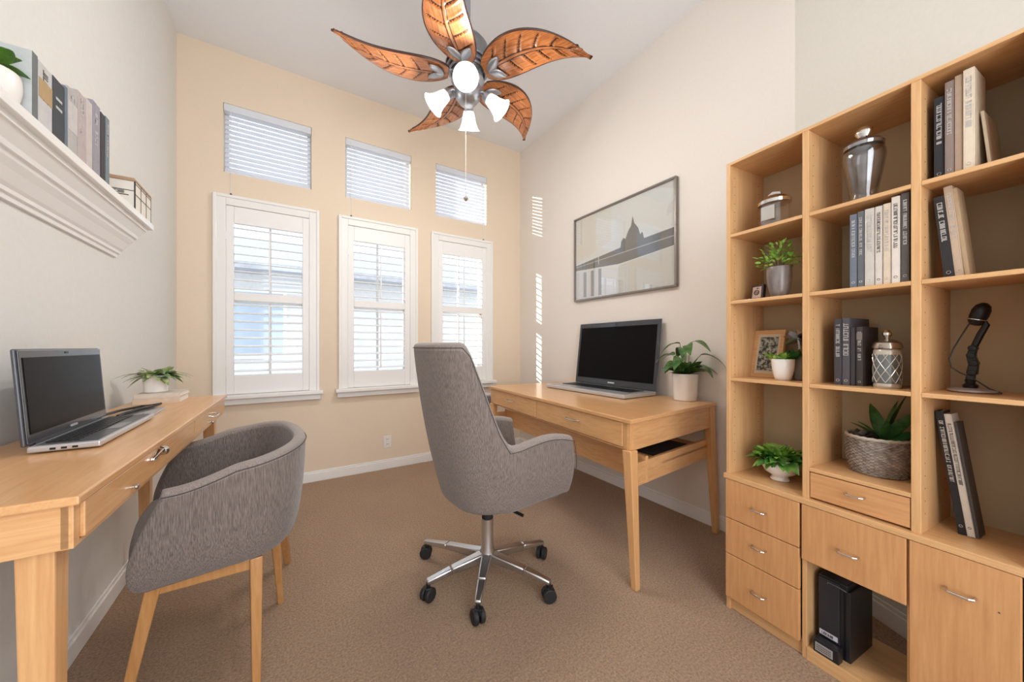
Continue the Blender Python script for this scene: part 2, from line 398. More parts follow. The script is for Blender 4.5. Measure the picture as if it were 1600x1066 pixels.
# ------------------------------------------------------------ socket on the far wall
t = thing('wall_socket', 'white double power socket low on the beige far wall', 'power socket', (.765, YW, .24))
MB().box(-.035, .035, -.006, 0, -.055, .055).build('cover_plate', M['ceramic'], t, bevel=.003)
for zz in (.022, -.022):
    f = MB().prism([(.016 * math.cos(k * PI / 8), .016 * math.sin(k * PI / 8) + zz) for k in range(16)], -.009, -.005, f=lambda x, y, z: (x, z, y)).build('socket', M['ceramic'], t)
    m = MB(); m.box(-.008, -.005, -.0095, -.0085, zz - .002, zz + .008); m.box(.005, .008, -.0095, -.0085, zz - .002, zz + .008); m.build('slots', M['black'], f)

# ------------------------------------------------------------ framed panel on the right wall
t = thing('framed_panel', 'large glazed panel of flat shapes in a thin metal frame above the laptop desk', 'picture', (XR, 1.896, 1.8625), rz=PI / 2)
# local x runs along +Y, local -y towards wall?  (rz=90deg: local x -> +Y, local y -> -X, into the room)
PW, PH = .495, .3675
m = MB()
m.box(-PW, PW, 0, .03, PH - .014, PH); m.box(-PW, PW, 0, .03, -PH, -PH + .014); m.box(-PW, -PW + .014, 0, .03, -PH + .014, PH - .014); m.box(PW - .014, PW, 0, .03, -PH + .014, PH - .014)
m.build('frame', mat('frame_metal', (.30, .27, .25), .3, .9), t, bevel=.003)
backing = MB().box(-PW + .012, PW - .012, .004, .012, -PH + .012, PH - .012).build('print', mat('panel_pale_grey', (.80, .83, .81), .7), t)  # base sheet; flat coloured shapes are laid on it, under glass
def flat(poly, y0, y1, nm, ml, par): MB().prism([(-x, z) for x, z in poly], y0, y1, f=lambda x, y, z: (x, z, y)).build(nm, ml, par)
# panel coordinates: px 0 (left, far) .. 1 (right, near) ; local x = +Y so far is +x
def pc(u, v): return ((u - .5) * 2 * (PW - .014), (v - .5) * 2 * (PH - .014))
flat([pc(0, .45), pc(.42, .62), pc(.42, 1), pc(0, 1)], .012, .0125, 'panel_cream_shape', mat('panel_cream', (.80, .78, .70), .7), backing)
flat([pc(0, .37), pc(0, .43), pc(.5, .50), pc(.62, .52), pc(1, .55), pc(1, .38), pc(.62, .34), pc(.5, .33)], .0125, .0135, 'panel_dark_band', mat('panel_charcoal', (.15, .16, .17), .6), backing)
flat([pc(0, 0), pc(0, .36), pc(.5, .30), pc(.5, 0)], .0125, .0135, 'panel_white_shape', mat('panel_white', (.78, .80, .82), .6), backing)
flat([pc(.5, 0), pc(.5, .31), pc(.62, .33), pc(1, .37), pc(1, 0)], .0125, .0135, 'panel_beige_shape', mat('panel_beige', (.66, .66, .61), .6), backing)
flat([pc(.52, .5), pc(.53, .57), pc(.55, .6), pc(.57, .58), pc(.6, .66), pc(.625, .7), pc(.64, .8), pc(.655, .72), pc(.69, .66), pc(.71, .58), pc(.73, .6), pc(.75, .5)], .0136, .0145, 'panel_slate_shape', mat('panel_slate', (.17, .18, .185), .7), backing)
for u0 in (.1, .19, .28): flat([pc(u0, .02), pc(u0, .33), pc(u0 + .035, .325), pc(u0 + .035, .02)], .0136, .0142, 'panel_grey_strip', mat('panel_grey', (.33, .36, .40), .7), backing)
flat([pc(.28, .38), pc(.28, .47), pc(.287, .47), pc(.287, .38)], .0136, .0142, 'panel_white_strip', mat('panel_white_line', (.7, .7, .7), .7), backing)
flat([pc(0, .405), pc(0, .415), pc(1, .475), pc(1, .465)], .0136, .0142, 'panel_line', mat('panel_pale_line', (.5, .5, .5), .7), backing)
MB().box(-PW + .013, PW - .013, .018, .020, -PH + .013, PH - .013).build('glass', M['panelglass'], t)

# ------------------------------------------------------------ ceiling fan
FX, FY, FZ = .85, 1.80, 2.60
fan = thing('ceiling_fan', 'ceiling fan with five carved wooden leaf blades and four lit glass shades', 'ceiling fan', (FX, FY, FZ))
MB().lathe([(.03, .66 - .002), (.085, .655), (.085, .60), (.05, .57), (.03, .55)], 28).build('canopy', M['fanmetal'], fan, smooth=True)
MB().lathe([(.016, .1), (.016, .58)], 14).build('downrod', M['fanmetal'], fan, smooth=True)
MB().lathe([(.03, .20), (.09, .19), (.112, .16), (.112, .06), (.10, .03), (.085, .015), (.08, .0), (.05, -.005)], 40).build('motor_housing', mat('dark_pewter', (.23, .235, .25), .35, .7), fan, smooth=True, angle=50)
m = MB()
for r_, z_ in ((.112, .035), (.100, .018), (.118, .06)): m.tube([(r_ * math.cos(k * PI / 20), r_ * math.sin(k * PI / 20), z_) for k in range(40)], .006, 6, closed=True)
m.build('housing_rings', M['fanmetal'], fan, smooth=True)
MB().lathe([(.03, -.0), (.085, -.004), (.092, -.03), (.07, -.055), (.075, -.075), (.068, -.12), (.045, -.15), (.015, -.155)], 36).build('light_fitter', M['fanmetal'], fan, smooth=True, angle=50)
vein_wood = texmix(mat('carved_leaf_wood', rough=.28, coat=.5), (.27, .08, .022), (.52, .20, .065), (3, 30, 3), 4, bump=.05)
vein_dark = mat('dark_edge_and_groove', (.055, .018, .010), .35, coat=.3)  # darker tone on blade rim, tip and vein grooves
NB, MBW = 90, 34
L0, L1 = .105, .66
def bl_center(t): return .13 * t ** 4 - .035 * math.sin(PI * t)
def bl_half(t):
    return .116 * max(0, math.sin(PI * min(1, t * .965 + .035) ** .66)) ** .80
def veinfield(t, v):
    # v in -1..1 across; returns (height, groove?)
    d0 = abs(v) * .5
    h = .004 * (1 - v * v)
    g = math.exp(-(v / .045) ** 2)
    hh = h + .004 * math.exp(-(v / .06) ** 2); gr = .06 < abs(v) < .115 and t > .05
    best = 1
    for k in range(6):
        tk = .10 + k * .145
        tt = tk + .11 * abs(v) ** 1.3 + (.03 if v > 0 else 0)
        if .08 < abs(v) < .82: best = min(best, abs(t - tt))
    hh -= .005 * math.exp(-(best / .010) ** 2); hh += .0035 * math.exp(-((best - .022) / .012) ** 2)
    return hh, gr or best < .0075
def blade_mesh():
    m = MB(); P_ = []; top = []
    for i in range(NB + 1):
        t = i / NB; c_ = bl_center(t); w_ = max(bl_half(t), .0015); row = []
        for j in range(MBW + 1):
            v = -1 + 2 * j / MBW
            hh, _ = veinfield(t, v)
            row.append(Vector((L0 + (L1 - L0) * t, c_ + w_ * v, -hh - .004 + .012 * t * t - abs(v) ** 3 * .0)))
        P_.append(row)
    def mi(i, j):
        t = (i + .5) / NB; v = -1 + 2 * (j + .5) / MBW
        if abs(v) > .94 or t > .985: return 1
        return 1 if veinfield(t, v)[1] else 0
    m.grid(P_, mi)
    return m
bang = [a_ - 9 for a_ in (173, 26, -47, 99.8, -118)]
proto = None
for k, a_ in enumerate(bang):
    if proto is None:
        o = blade_mesh().build('blade', [vein_wood, vein_dark], fan, smooth=True, angle=80, solid=.010)
        o.modifiers['solid'].offset = 1
        proto = o
        br = MB()
        br.beam((.085, 0, .012), (.16, 0, -.010), .028, .016, .008, .006)
        def petal(c0, ang, ln, wd, m):
            rows = []
            for i in range(13):
                s_ = i / 12; w_ = wd * math.sin(PI * min(s_ * .96 + .02, 1)) ** .8 + .0008
                rows.append([Vector((c0[0] + math.cos(ang) * ln * s_ - math.sin(ang) * w_ * q, c0[1] + math.sin(ang) * ln * s_ + math.cos(ang) * w_ * q, c0[2] - .004 * (1 - q * q) - (.003 if abs(q) < .2 else 0))) for q in (-1, -.6, -.15, 0, .15, .6, 1)])
            m.grid(rows)
        petal((.13, 0, -.014), .62, .10, .024, br); petal((.13, 0, -.014), -.62, .10, .024, br)
        brk = br.build('blade_bracket', M['fanmetal'], o, smooth=True, solid=.004, angle=60)
    else:
        o = proto.copy(); COL.objects.link(o); o.parent = fan
        b2 = brk.copy(); COL.objects.link(b2); b2.parent = o
    o.rotation_euler = (math.radians(-9), 0, math.radians(a_))
# four lamps
shade_prof_o = [(.020, 0), (.030, -.006), (.036, -.03), (.041, -.06), (.052, -.088), (.064, -.104)]
shade_prof_i = [(.061, -.104), (.049, -.086), (.038, -.06), (.033, -.03), (.027, -.010), (.018, -.004)]
for k, (ang, tilt) in enumerate([(-118, 62), (157, 48), (-28, 48), (62, 30)]):
    an = math.radians(ang); dx_, dy_ = math.cos(an), math.sin(an)
    base = Vector((dx_ * .105, dy_ * .105, -.105))
    ar = MB().tube([(dx_ * .05, dy_ * .05, -.09), (dx_ * .085, dy_ * .085, -.085), tuple(base + Vector((0, 0, .0)))], .011, 10).build('lamp_arm', M['fanmetal'], fan, smooth=True)
    R = Matrix.Rotation(an, 4, 'Z') @ Matrix.Rotation(-math.radians(tilt), 4, 'Y')
    mt = Matrix.Translation(base) @ R
    MB().lathe([(.016, .012), (.026, .008), (.028, -.014), (.022, -.018)], 20, mtx=mt).build('lamp_socket', M['fanmetal'], ar, smooth=True)
    MB().lathe([(r, z - .01) for r, z in shade_prof_o + shade_prof_i], 32, mtx=mt, closed=True).build('lamp_shade', M['frost'], ar, smooth=True, angle=60)
    MB().lathe([(.010, -.02), (.016, -.035), (.026, -.058), (.028, -.072), (.020, -.088), (.006, -.094)], 20, mtx=mt).build('light_bulb', M['bulb'], ar, smooth=True, angle=80)
    lp = light('bulb_glow', 'POINT', tuple(Vector((FX, FY, FZ)) + (mt @ Vector((0, 0, -.115)))), (0, 0, 0), 8.0, (1.0, .95, .88), shadow_soft_size=.03)
ch = MB().tube([(-.035, -.05, -.14), (-.035, -.05, -.70)], .0016, 6).build('pull_chain', mat('cream_cord', (.6, .57, .5), .5), fan)
MB().lathe([(.002, .012), (.012, .006), (.014, -.002), (.007, -.012), (.001, -.014)], 14, (-.035, -.05, -.705)).build('chain_pendant', M['chrome'], ch, smooth=True)

# ------------------------------------------------------------ long desk on the left
LD = thing('writing_desk', 'long narrow light wood desk along the left wall, under the white shelf', 'desk', (-.305, .914, 0), rz=-math.radians(1.28))
H1 = .844
MB().box(-.328, .006, -.006, 1.475, H1 - .016, H1).build('desktop', M['dwood_y'], LD, bevel=.003)
m = MB(); m.box(-.32, -.008, 0.004, .022, .752, H1 - .016); m.build('end_panel', M['dwood_x'], LD, bevel=.002)
m = MB(); m.box(-.32, -.008, 1.44, 1.46, .752, H1 - .016); m.build('end_panel', M['dwood_x'], LD, bevel=.002)
MB().box(-.32, -.305, .022, 1.44, .752, H1 - .016).build('back_rail', M['dwood_y'], LD, bevel=.002)
m = MB(); m.box(-.02, -.004, .022, 1.44, .752, .760); m.box(-.02, -.004, .004, .024, .752, H1 - .016); m.box(-.02, -.004, .806, .816, .76, H1 - .016); m.box(-.02, -.004, 1.432, 1.46, .752, H1 - .016); m.box(-.30, -.02, .022, 1.44, .757, .763)
m.build('front_rail', M['dwood_y'], LD, bevel=.001)
def pull(parent, c_, along, out, ln=.06, mt=None, r=.0035, name='handle'):
    c_ = Vector(c_); a_ = Vector(along).normalized(); o_ = Vector(out).normalized()
    m = MB(); h = ln / 2
    m.tube([c_ - a_ * h, c_ - a_ * h * .96 + o_ * .016, c_ - a_ * h * .7 + o_ * .022, c_ + a_ * h * .7 + o_ * .022, c_ + a_ * h * .96 + o_ * .016, c_ + a_ * h], r, 8)
    return m.build(name, mt or M['metal'], parent, smooth=True)
d1 = MB().box(-.016, .002, .026, .804, .762, H1 - .018).build('drawer', M['dwood_y'], LD, bevel=.002)
d2 = MB().box(-.016, .002, .818, 1.430, .762, H1 - .018).build('drawer', M['dwood_y'], LD, bevel=.002)
m = MB(); m.hexa([(.002, .350, .806), (.010, .350, .806), (.012, .405, .812), (.002, .405, .806)], [(.002, .350, .812), (.010, .350, .812), (.018, .405, .824), (.002, .405, .822)])
m.lathe([(.004, 0), (.012, .002), (.012, .012), (.006, .014)], 16, mtx=Matrix.Translation((.008, .410, .815)) @ Matrix.Rotation(-PI / 2, 4, 'X') @ Matrix.Rotation(.5, 4, 'Y'))
m.build('handle', M['chrome'], d1, bevel=.001)
MB().lathe([(.003, 0), (.003, .004), (.006, .006), (.006, .010), (.002, .012)], 16, mtx=Matrix.Translation((.002, .235, .778)) @ Matrix.Rotation(PI / 2, 4, 'Y')).build('knob', M['metal'], d1, smooth=True)
pull(d2, (.002, 1.10, .802), (0, 1, 0), (1, 0, -.25), .10, r=.003)
MB().lathe([(.004, 0), (.004, .006), (.007, .010), (.007, .015), (.003, .017)], 14, mtx=Matrix.Translation((.002, 1.06, .775)) @ Matrix.Rotation(PI / 2, 4, 'Y')).build('knob', M['metal'], d2, smooth=True)
for x_, y_, dx_ in ((-.055, .045, 0), (-.055, 1.415, 0), (-.29, .045, 0), (-.29, 1.415, 0)):
    MB().beam((x_, y_, .752), (x_ + .004, y_, 0), .046, .032, .046, .032).build('leg', M['dwood_z'], LD, bevel=.003)

# laptop on it
def keyboard(m, x0, x1, y0, y1, z, rows, cols, h=.003, mtx=None):
    kx = (x1 - x0) / cols; ky = (y1 - y0) / rows
    for r_ in range(rows):
        for c_ in range(cols):
            m.box(x0 + kx * (c_ + .08), x0 + kx * (c_ + .92), y0 + ky * (r_ + .1), y0 + ky * (r_ + .9), z, z + h, mtx=mtx)
def laptop(label, loc, rz, W, D, Hs, tilt, th=.018, deck=(.10, .10, .11)):
    """local: x along the hinge (-W/2..W/2), y from hinge (0) to the front (-D), screen leans towards +y"""
    t = thing('laptop', label, 'laptop', loc, rz, group=None)
    body = MB().box(-W / 2, W / 2, -D, 0, .003, th).build('base', M['silver'], t, bevel=.004, seg=3)
    MB().box(-W / 2 + .012, W / 2 - .012, -D * .93, -.01, th, th + .001).build('deck_plate', mat('laptop_deck', deck, .3, .4), body)
    m = MB(); keyboard(m, -W / 2 + .03 * W / .43, W / 2 - .03 * W / .43, -D * .62, -D * .14, th + .001, 5, 16); m.build('keyboard', M['black'], t)
    MB().box(-W * .12, W * .10, -D * .90, -D * .68, th + .001, th + .002).build('touchpad', mat('touchpad_grey', (.28, .28, .29), .3, .4), t)
    m = MB()
    for k in range(3): m.box(-W / 2 - .0005, -W / 2 + .002, -D * (.3 + k * .15), -D * (.38 + k * .15), .007, .012)
    m.build('ports', M['black'], body)
    R = Matrix.Translation((0, 0, th)) @ Matrix.Rotation(-tilt, 4, 'X')
    lid = MB(); lid.box(-W / 2, W / 2, .0, .009, 0, Hs, mtx=R)
    lid = lid.build('screen_lid', mat('dark_silver_lid', (.10, .105, .12), .3, .5), t, bevel=.004, seg=3)
    bz = MB(); b_ = .014 * W / .43
    bz.box(-W / 2 + .002, W / 2 - .002, -.003, 0, .006, Hs - .003, mtx=R); bz.build('bezel', mat('bezel_black', (.03, .032, .038), .2, coat=.4), lid, bevel=.002)
    MB().box(-W / 2 + b_, W / 2 - b_, -.0045, -.003, b_ * 1.9, Hs - b_ * 1.5, mtx=R).build('display', M['screen'], lid)
    MB().box(-.008, .008, -.0045, -.003, Hs - b_ * 1.0, Hs - b_ * .6, mtx=R).build('webcam', M['black'], lid)
    MB().box(-W * .04, W * .04, -.0045, -.003, b_ * .8, b_ * 1.2, mtx=R).build('logo_badge', M['silver'], lid)
    MB().tube([(-W * .42, .004, th), (W * .42, .004, th)], .006, 10).build('hinge', M['black'], t)
    return t
laptop('open laptop with a dark screen on the long desk by the left wall', (-.516, 1.530, H1), PI / 2, .435, .120, .232, math.radians(4))
t = thing('tablet', 'flat glossy silver slab lying on the long desk beyond the laptop', 'tablet', (-.466, 1.90, H1), rz=math.radians(2))
MB().box(-.045, .050, -.13, .10, 0, .006).build('case', mat('polished_silver', (.45, .46, .48), .15, .6), t, bevel=.002)
MB().box(-.04, .045, -.12, .09, .006, .0066).build('glass_face', mat('grey_glass_face', (.20, .21, .22), .08, .2), t)
m = MB()
pts = [(-.545, 1.78, H1 + .016), (-.55, 1.86, H1 + .010), (-.54, 1.97, H1 + .008), (-.50, 2.04, H1 + .010), (-.455, 2.09, H1 + .010), (-.46, 2.0, H1 + .010), (-.485, 1.93, H1 + .011), (-.50, 1.85, H1 + .011), (-.50, 1.79, H1 + .011)]
m.tube(pts, .005, 8)
tag(m.build('charging_cable', M['black'], smooth=True), 'thick black charging cable looped beside the laptop on the long desk', 'cable')

# ------------------------------------------------------------ books
def glyphs(m, x0, x1, z0, z1, y, rr, pitch=.75):
    """row of small upright strokes like worn foil letters running down a spine"""
    w = x1 - x0; ch_ = w * pitch; z = z1
    while z - ch_ > z0:
        if rr.random() < .92:
            t_ = w * .16; zz = z - ch_ * .85
            strokes = [(x0, x1, zz, zz + t_), (x0, x1, z - t_, z), (x0, x0 + t_, zz, z), (x1 - t_, x1, zz, z), (x0, x1, (z + zz) / 2 - t_ / 2, (z + zz) / 2 + t_ / 2)]
            for q in rr.sample(strokes, rr.choice([2, 3, 3, 4])): m.box(q[0], q[1], y - .0006, y, q[2], q[3])
        z -= ch_
COVERS = {}
def cover(c_):
    if c_ not in COVERS: COVERS[c_] = texmix(mat('book_cloth', c_, .55), c_, tuple(min(1, x * 1.15) for x in c_), (1, 1, 1), 30, bump=.06)
    return COVERS[c_]
def book(label, loc, rz, th, dp, ht, col, letter=None, lean=0.0, group=None, emblem=True, pages='paper', seed=0, spine_w=.5, band=None, name='book', cat='book'):
    """spine at local y=0 facing -y, pages towards +y; x 0..th"""
    t = thing(name, label, cat, loc, group=group, rot=(0, lean, rz))
    b_ = min(.0022, th * .12)
    m = MB(); m.box(0, b_, 0, dp, 0, ht); m.box(th - b_, th, 0, dp, 0, ht); m.box(b_, th - b_, 0, .003, 0, ht)
    m.build('cover', cover(col), t, bevel=.0008)
    MB().box(b_, th - b_, .003, dp - .004, .003, ht - .003).build('pages', M[pages], t)
    rr = random.Random(seed + int(ht * 1e4))
    if letter:
        m = MB(); w = th * spine_w; glyphs(m, th / 2 - w / 2, th / 2 + w / 2, ht * .40, ht * .92, 0, rr); m.build('spine_lettering', M[letter], t)
        if emblem:
            MB().tube([(th / 2 + th * .2 * math.cos(k * PI / 6), -.0004, ht * .07 + th * .2 * math.sin(k * PI / 6)) for k in range(12)], .0006, 4, closed=True).build('spine_emblem', M[letter], t)
    if band:
        MB().box(0.001, th - .001, -.0008, 0, ht * band[0], ht * band[1]).build('spine_label', cover(band[2]), t)
    return t

# ------------------------------------------------------------ plants
def leaf(m, base, direction, ln, wd, droop=.3, fold=.25, n=6, side=None, tipx=1.0):
    """a pointed curved leaf as a folded strip"""
    d = Vector(direction).normalized(); up = Vector((0, 0, 1))
    if abs(d.z) > .97: up = Vector((1, 0, 0))
    s_ = d.cross(up).normalized()
    if side is not None:
        s_ = (Matrix.Rotation(side, 3, d) @ s_)
    nrm_ = s_.cross(d).normalized(); rows = []
    for i in range(n + 1):
        t = i / n; w = wd * (math.sin(PI * (t * .94 + .03) ** .8)) ** .9 * .5
        c_ = Vector(base) + d * ln * t - Vector((0, 0, 1)) * droop * ln * t * t
        rows.append([c_ - s_ * w + nrm_ * w * fold, c_, c_ + s_ * w + nrm_ * w * fold])
    m.grid(rows)
def rosette(m, c_, n, ln, wd, spread, rr, lift=(.2, 1.2), droop=.4, jitter=.3, rmax=0):
    for i in range(n):
        a_ = 2.39996 * i + rr.uniform(-jitter, jitter); e_ = lift[0] + (lift[1] - lift[0]) * (1 - i / n) + rr.uniform(-.15, .15)
        d = Vector((math.cos(a_) * math.cos(e_), math.sin(a_) * math.cos(e_), math.sin(e_)))
        r0 = rmax * rr.random() ** .5
        leaf(m, Vector(c_) + Vector((math.cos(a_) * r0, math.sin(a_) * r0, 0)), d, ln * rr.uniform(.7, 1.15), wd * rr.uniform(.8, 1.2), droop * rr.uniform(.5, 1.3), side=rr.uniform(-.5, .5))
def potted(label, loc, prof, potmat, soil_r, soil_z, sx=1, rz=0, name='potted_plant', potname='pot', cat='plant', group=None):
    t = thing(name, label, cat, loc, rz, group=group)
    MB().lathe(prof, 36, closed=True, sx=sx).build(potname, potmat, t, smooth=True, angle=50)
    MB().lathe([(.001, soil_z - .004), (soil_r, soil_z - .004), (soil_r * .9, soil_z + .002), (.002, soil_z + .006)], 20, sx=sx).build('soil', M['soil'], t, smooth=True)
    return t
def cup(rb, rt, h, th=.005, foot=None, bulge=0):
    o_ = [(rb * .85, 0), (rb, .002)] + [(rb + (rt - rb) * k / 6 + bulge * math.sin(PI * k / 6), .002 + (h - .004) * k / 6) for k in range(1, 7)] + [(rt - th * .3, h)]
    i_ = [(rt - th, h - .002)] + [(rb + (rt - rb) * k / 6 + bulge * math.sin(PI * k / 6) - th, max(.006, h * k / 6)) for k in range(5, 0, -1)] + [(.002, .006), (.002, 0)]
    return o_ + i_

# plant and books on the long desk
def flatbook(label, loc, rz, w, d, h, col, name='book'):
    t = thing(name, label, 'book', loc, rz, group='books lying on the long desk')
    b_ = .0025
    m = MB(); m.box(0, w, 0, d, 0, b_); m.box(0, w, 0, d, h - b_, h); m.box(0, w, 0, .003, b_, h - b_)
    m.build('cover', cover(col), t, bevel=.0008)
    MB().box(.003, w - .003, .003, d - .003, b_, h - b_).build('pages', M['white_paper'], t)
    return t
bx0, by0 = -.562, 2.165
flatbook('lower cream book lying under another at the far end of the long desk', (bx0, by0, H1), 0, .152, .19, .026, (.60, .50, .40))
flatbook('upper pale book lying on top of another, with the small white pot on it', (bx0 + .004, by0 + .003, H1 + .026), math.radians(-1), .148, .185, .020, (.62, .56, .50))
zp = H1 + .046
pp = potted('small white pot of trailing variegated leaves on the stacked books', (-.505, 2.245, zp), cup(.036, .040, .064), M['ceramic'], .036, .056); pp.scale = (1.15, 1.15, 1.2)
m = MB(); rr = random.Random(3); rosette(m, (0, 0, .06), 60, .062, .026, 1, rr, (.0, 1.1), .5, rmax=.03)
for a_, l_ in ((3.4, .11), (3.0, .09), (-.4, .11), (.2, .10), (-.9, .08)):
    d = Vector((math.cos(a_), math.sin(a_), .45)); leaf(m, (d.x * .02, d.y * .02, .062), d, l_, .024, .5)
m.build('foliage', M['leafpale'], pp, smooth=True)

# ------------------------------------------------------------ white wall shelf and what stands on it
SH = thing('wall_shelf', 'long white wall shelf with crown moulding on the left wall', 'shelf', (XL, .6, 1.49))
SY = 2.27 - .6
MB().box(0, .122, 0, SY, .142, .168).build('ledge', M['trim'], SH, bevel=.002)
prof = [(0, 0), (.010, 0), (.012, .012), (.020, .016), (.022, .026), (.030, .034), (.048, .060), (.062, .076), (.066, .086), (.074, .088), (.078, .100), (.092, .118), (.098, .126), (.104, .128), (.106, .142), (0, .142)]
MB().prism(prof, .02, SY - .02, f=lambda x, y, z: (x, z, y)).build('crown_moulding', M['trim'], SH)
SZ = 1.49 + .168
B = 'books on the white wall shelf'
sb = [  # Y0, thickness, height, colour, label, letter, band
    (1.366, .024, .168, (.46, .48, .48), 'slim pale book with dark grey spine, leftmost on the white wall shelf', None, (0.002, .998, (.13, .14, .145))),
    (1.394, .062, .165, (.50, .50, .50), 'thick pale book with a tan and blue spine panel, on the white wall shelf', 'ink', (.45, .75, (.40, .27, .13))),
    (1.460, .058, .168, (.030, .036, .045), 'thick near-black book with two silver bars on the spine, on the white wall shelf', None, None),
    (1.522, .013, .178, (.12, .15, .19), 'thin slate blue book beside the black book on the wall shelf', None, None),
    (1.538, .052, .188, (.40, .39, .38), 'grey book with pale lettered panel, on the white wall shelf', 'foil', (.35, .8, (.50, .48, .47))),
    (1.594, .050, .210, (.42, .36, .35), 'tall mauve grey book with lettering down the spine, on the wall shelf', 'foil', None),
    (1.648, .040, .218, (.50, .45, .43), 'plain pale pinkish book in the middle right of the wall shelf', None, None),
    (1.692, .052, .238, (.27, .26, .30), 'tall grey violet book with a silver line, on the white wall shelf', 'foil', None),
    (1.750, .034, .232, (.028, .024, .030), 'narrow black book second from the right on the wall shelf', None, None),
    (1.788, .030, .238, (.15, .20, .22), 'blue grey book rightmost of the row on the wall shelf', 'foil', None)]
for k, (y0, th, ht, c_, lab, let, bd) in enumerate(sb):
    t = book(lab, (-.528, y0, SZ), PI / 2, th, .106, ht, c_, let, group=B, seed=k, band=bd, emblem=False, spine_w=.35)
    if k == 2:
        m = MB(); m.box(.014, .044, -.001, 0, .112, .119); m.box(.014, .044, -.001, 0, .088, .095)
        m.build('spine_bars', M['foil'], t)
pt = potted('cream ceramic pot with broad green leaves at the left end of the wall shelf', (-.580, 1.335, SZ), cup(.036, .046, .082, bulge=.006), M['ceramic'], .045, .084)
m = MB()
for a_, l_, e_ in ((1.4, .075, .5), (.6, .07, .5), (.0, .08, .9), (-.8, .10, .6), (-1.8, .12, .8), (2.2, .05, 1.0), (-.2, .07, 1.2)):
    leaf(m, (0, 0, .085), (math.cos(a_), math.sin(a_), math.tan(e_)), l_, .046, .35, n=8)
m.build('foliage', leafmat('broad_leaf', (.06, .20, .02), (.14, .32, .05)), pt, smooth=True)
bxn = thing('storage_box', 'small cream storage box with tan lid at the right end of the wall shelf', 'box', (-.622, 2.052, SZ), rz=0)
MB().box(0, .098, 0, .20, 0, .115).build('box_body', mat('cream_card', (.78, .73, .66), .7), bxn, bevel=.002)
m = MB(); m.hexa([(-.003, -.004, .115), (.101, -.004, .115), (.101, .204, .115), (-.003, .204, .115)], [(-.003, -.004, .128), (.097, -.004, .128), (.097, .204, .128), (-.003, .204, .128)])
m.build('lid', mat('tan_card', (.42, .27, .17), .7), bxn, bevel=.002)
m = MB()
for z_ in (.105, .062): m.box(.0985, .0995, 0, .20, z_, z_ + .0025)
for y_ in (.0, .066, .133, .1975): m.box(.0985, .0995, y_, y_ + .0025, 0, .115)
for x0_, x1_ in ((0, .0025), (.0955, .098)): m.box(x0_, x1_, -.001, 0, 0, .115)
m.box(.02, .08, -.001, 0, .055, .058); m.box(.02, .0225, -.001, 0, .02, .055); m.box(.0, .098, -.001, 0, .075, .0775)
m.build('printed_lines', M['black'], bxn)
m = MB(); glyphs(m, -.006, .006, -.022, .022, 0, random.Random(5), .8)
m.build('box_lettering', M['ink'], bxn, loc=(.045, -.0012, .067), rot=(0, PI / 2, 0))

# ------------------------------------------------------------ upholstered shells
def smooth01(x): x = max(0, min(1, x)); return x * x * (3 - 2 * x)
def seat_shell(parent, S, thick, nprof=9, mt='fabric', pipe=True, rimmat='fabrim'):
    """S: list of stations (bottom, mid, top, inward, inner_bottom_z)."""
    n = len(S); loops = []
    for (pb, pm, pt_, inn, zi) in S:
        pb, pm, pt_, inn = Vector(pb), Vector(pm), Vector(pt_), Vector(inn).normalized()
        outer = []
        for k in range(nprof + 1):
            t = k / nprof; outer.append(pb * (1 - t) * (1 - t) + (pm * 2 - (pb + pt_) * .5) * 2 * t * (1 - t) + pt_ * t * t)
        rim = []; r = thick / 2
        for k in range(1, 6):
            a_ = PI * k / 6; rim.append(pt_ + inn * (r - r * math.cos(a_)) + Vector((0, 0, 1)) * r * .8 * math.sin(a_))
        inner = []
        top_in = pt_ + inn * thick
        bot_in = Vector((pm.x, pm.y, zi)) + inn * thick * 1.25
        for k in range(nprof + 1):
            t = k / nprof; inner.append(top_in.lerp(bot_in, t))
        loops.append(outer + rim + inner)
    m = MB()
    no = nprof + 1
    V = m.grid(loops, lambda i, j: 1 if no - 1 <= j < no + 5 else 0)
    for row in (V[0], V[-1]):
        mid = len(row)
        # cap the arm ends with a strip between outer and inner
        o_ = row[:no]; i_ = row[no + 5:][::-1]
        for k in range(no - 1):
            try: m.bm.faces.new((o_[k], o_[k + 1], i_[k + 1], i_[k]))
            except ValueError: pass
        f = [row[no - 1]] + row[no:no + 5] + [row[no + 5]]
        try: m.bm.faces.new(f)
        except ValueError: pass
    # underside
    ring_o = [r_[0] for r_ in V]
    ring_i = [r_[-1] for r_ in V]
    for i in range(n - 1):
        m.bm.faces.new((ring_o[i], ring_o[i + 1], ring_i[i + 1], ring_i[i]))
    sh = m.build('shell', [M[mt], M[rimmat]], parent, smooth=True, subsurf=1, angle=70)
    if pipe:
        m = MB(); m.tube([Vector(l_[no - 1]) + (Vector(l_[no - 1]) - Vector(l_[no + 5])).normalized() * .001 - Vector((0, 0, .002)) for l_ in loops], .0016, 6)
        m.build('piping', M['piping'], sh, smooth=True)
        for e_ in (() if pipe == 'rim' else (0, -1)):
            m = MB(); m.tube([Vector(p) + (Vector(p) - Vector(loops[e_][min(len(loops[e_]) - 1, no + 5)])).normalized() * -.002 for p in loops[e_][4:no]], .0016, 6)
            m.build('edge_piping', M['piping'], sh, smooth=True)
    return sh, loops

def u_plan(s, xf, a, b, sq=1.0):
    """s -1..1 : from right front arm end round the back to the left front arm end. returns x,y,inward"""
    if abs(s) > .5:
        x = (abs(s) - .5) / .5 * xf; y = math.copysign(b, s); return x, y, (0, -math.copysign(1, s), 0)
    an = PI * s
    cx, sy = math.cos(an), math.sin(an)
    x = -a * abs(cx) ** sq; y = b * math.copysign(abs(sy) ** sq, s)
    return x, y, (cx / a, -sy / b, 0)

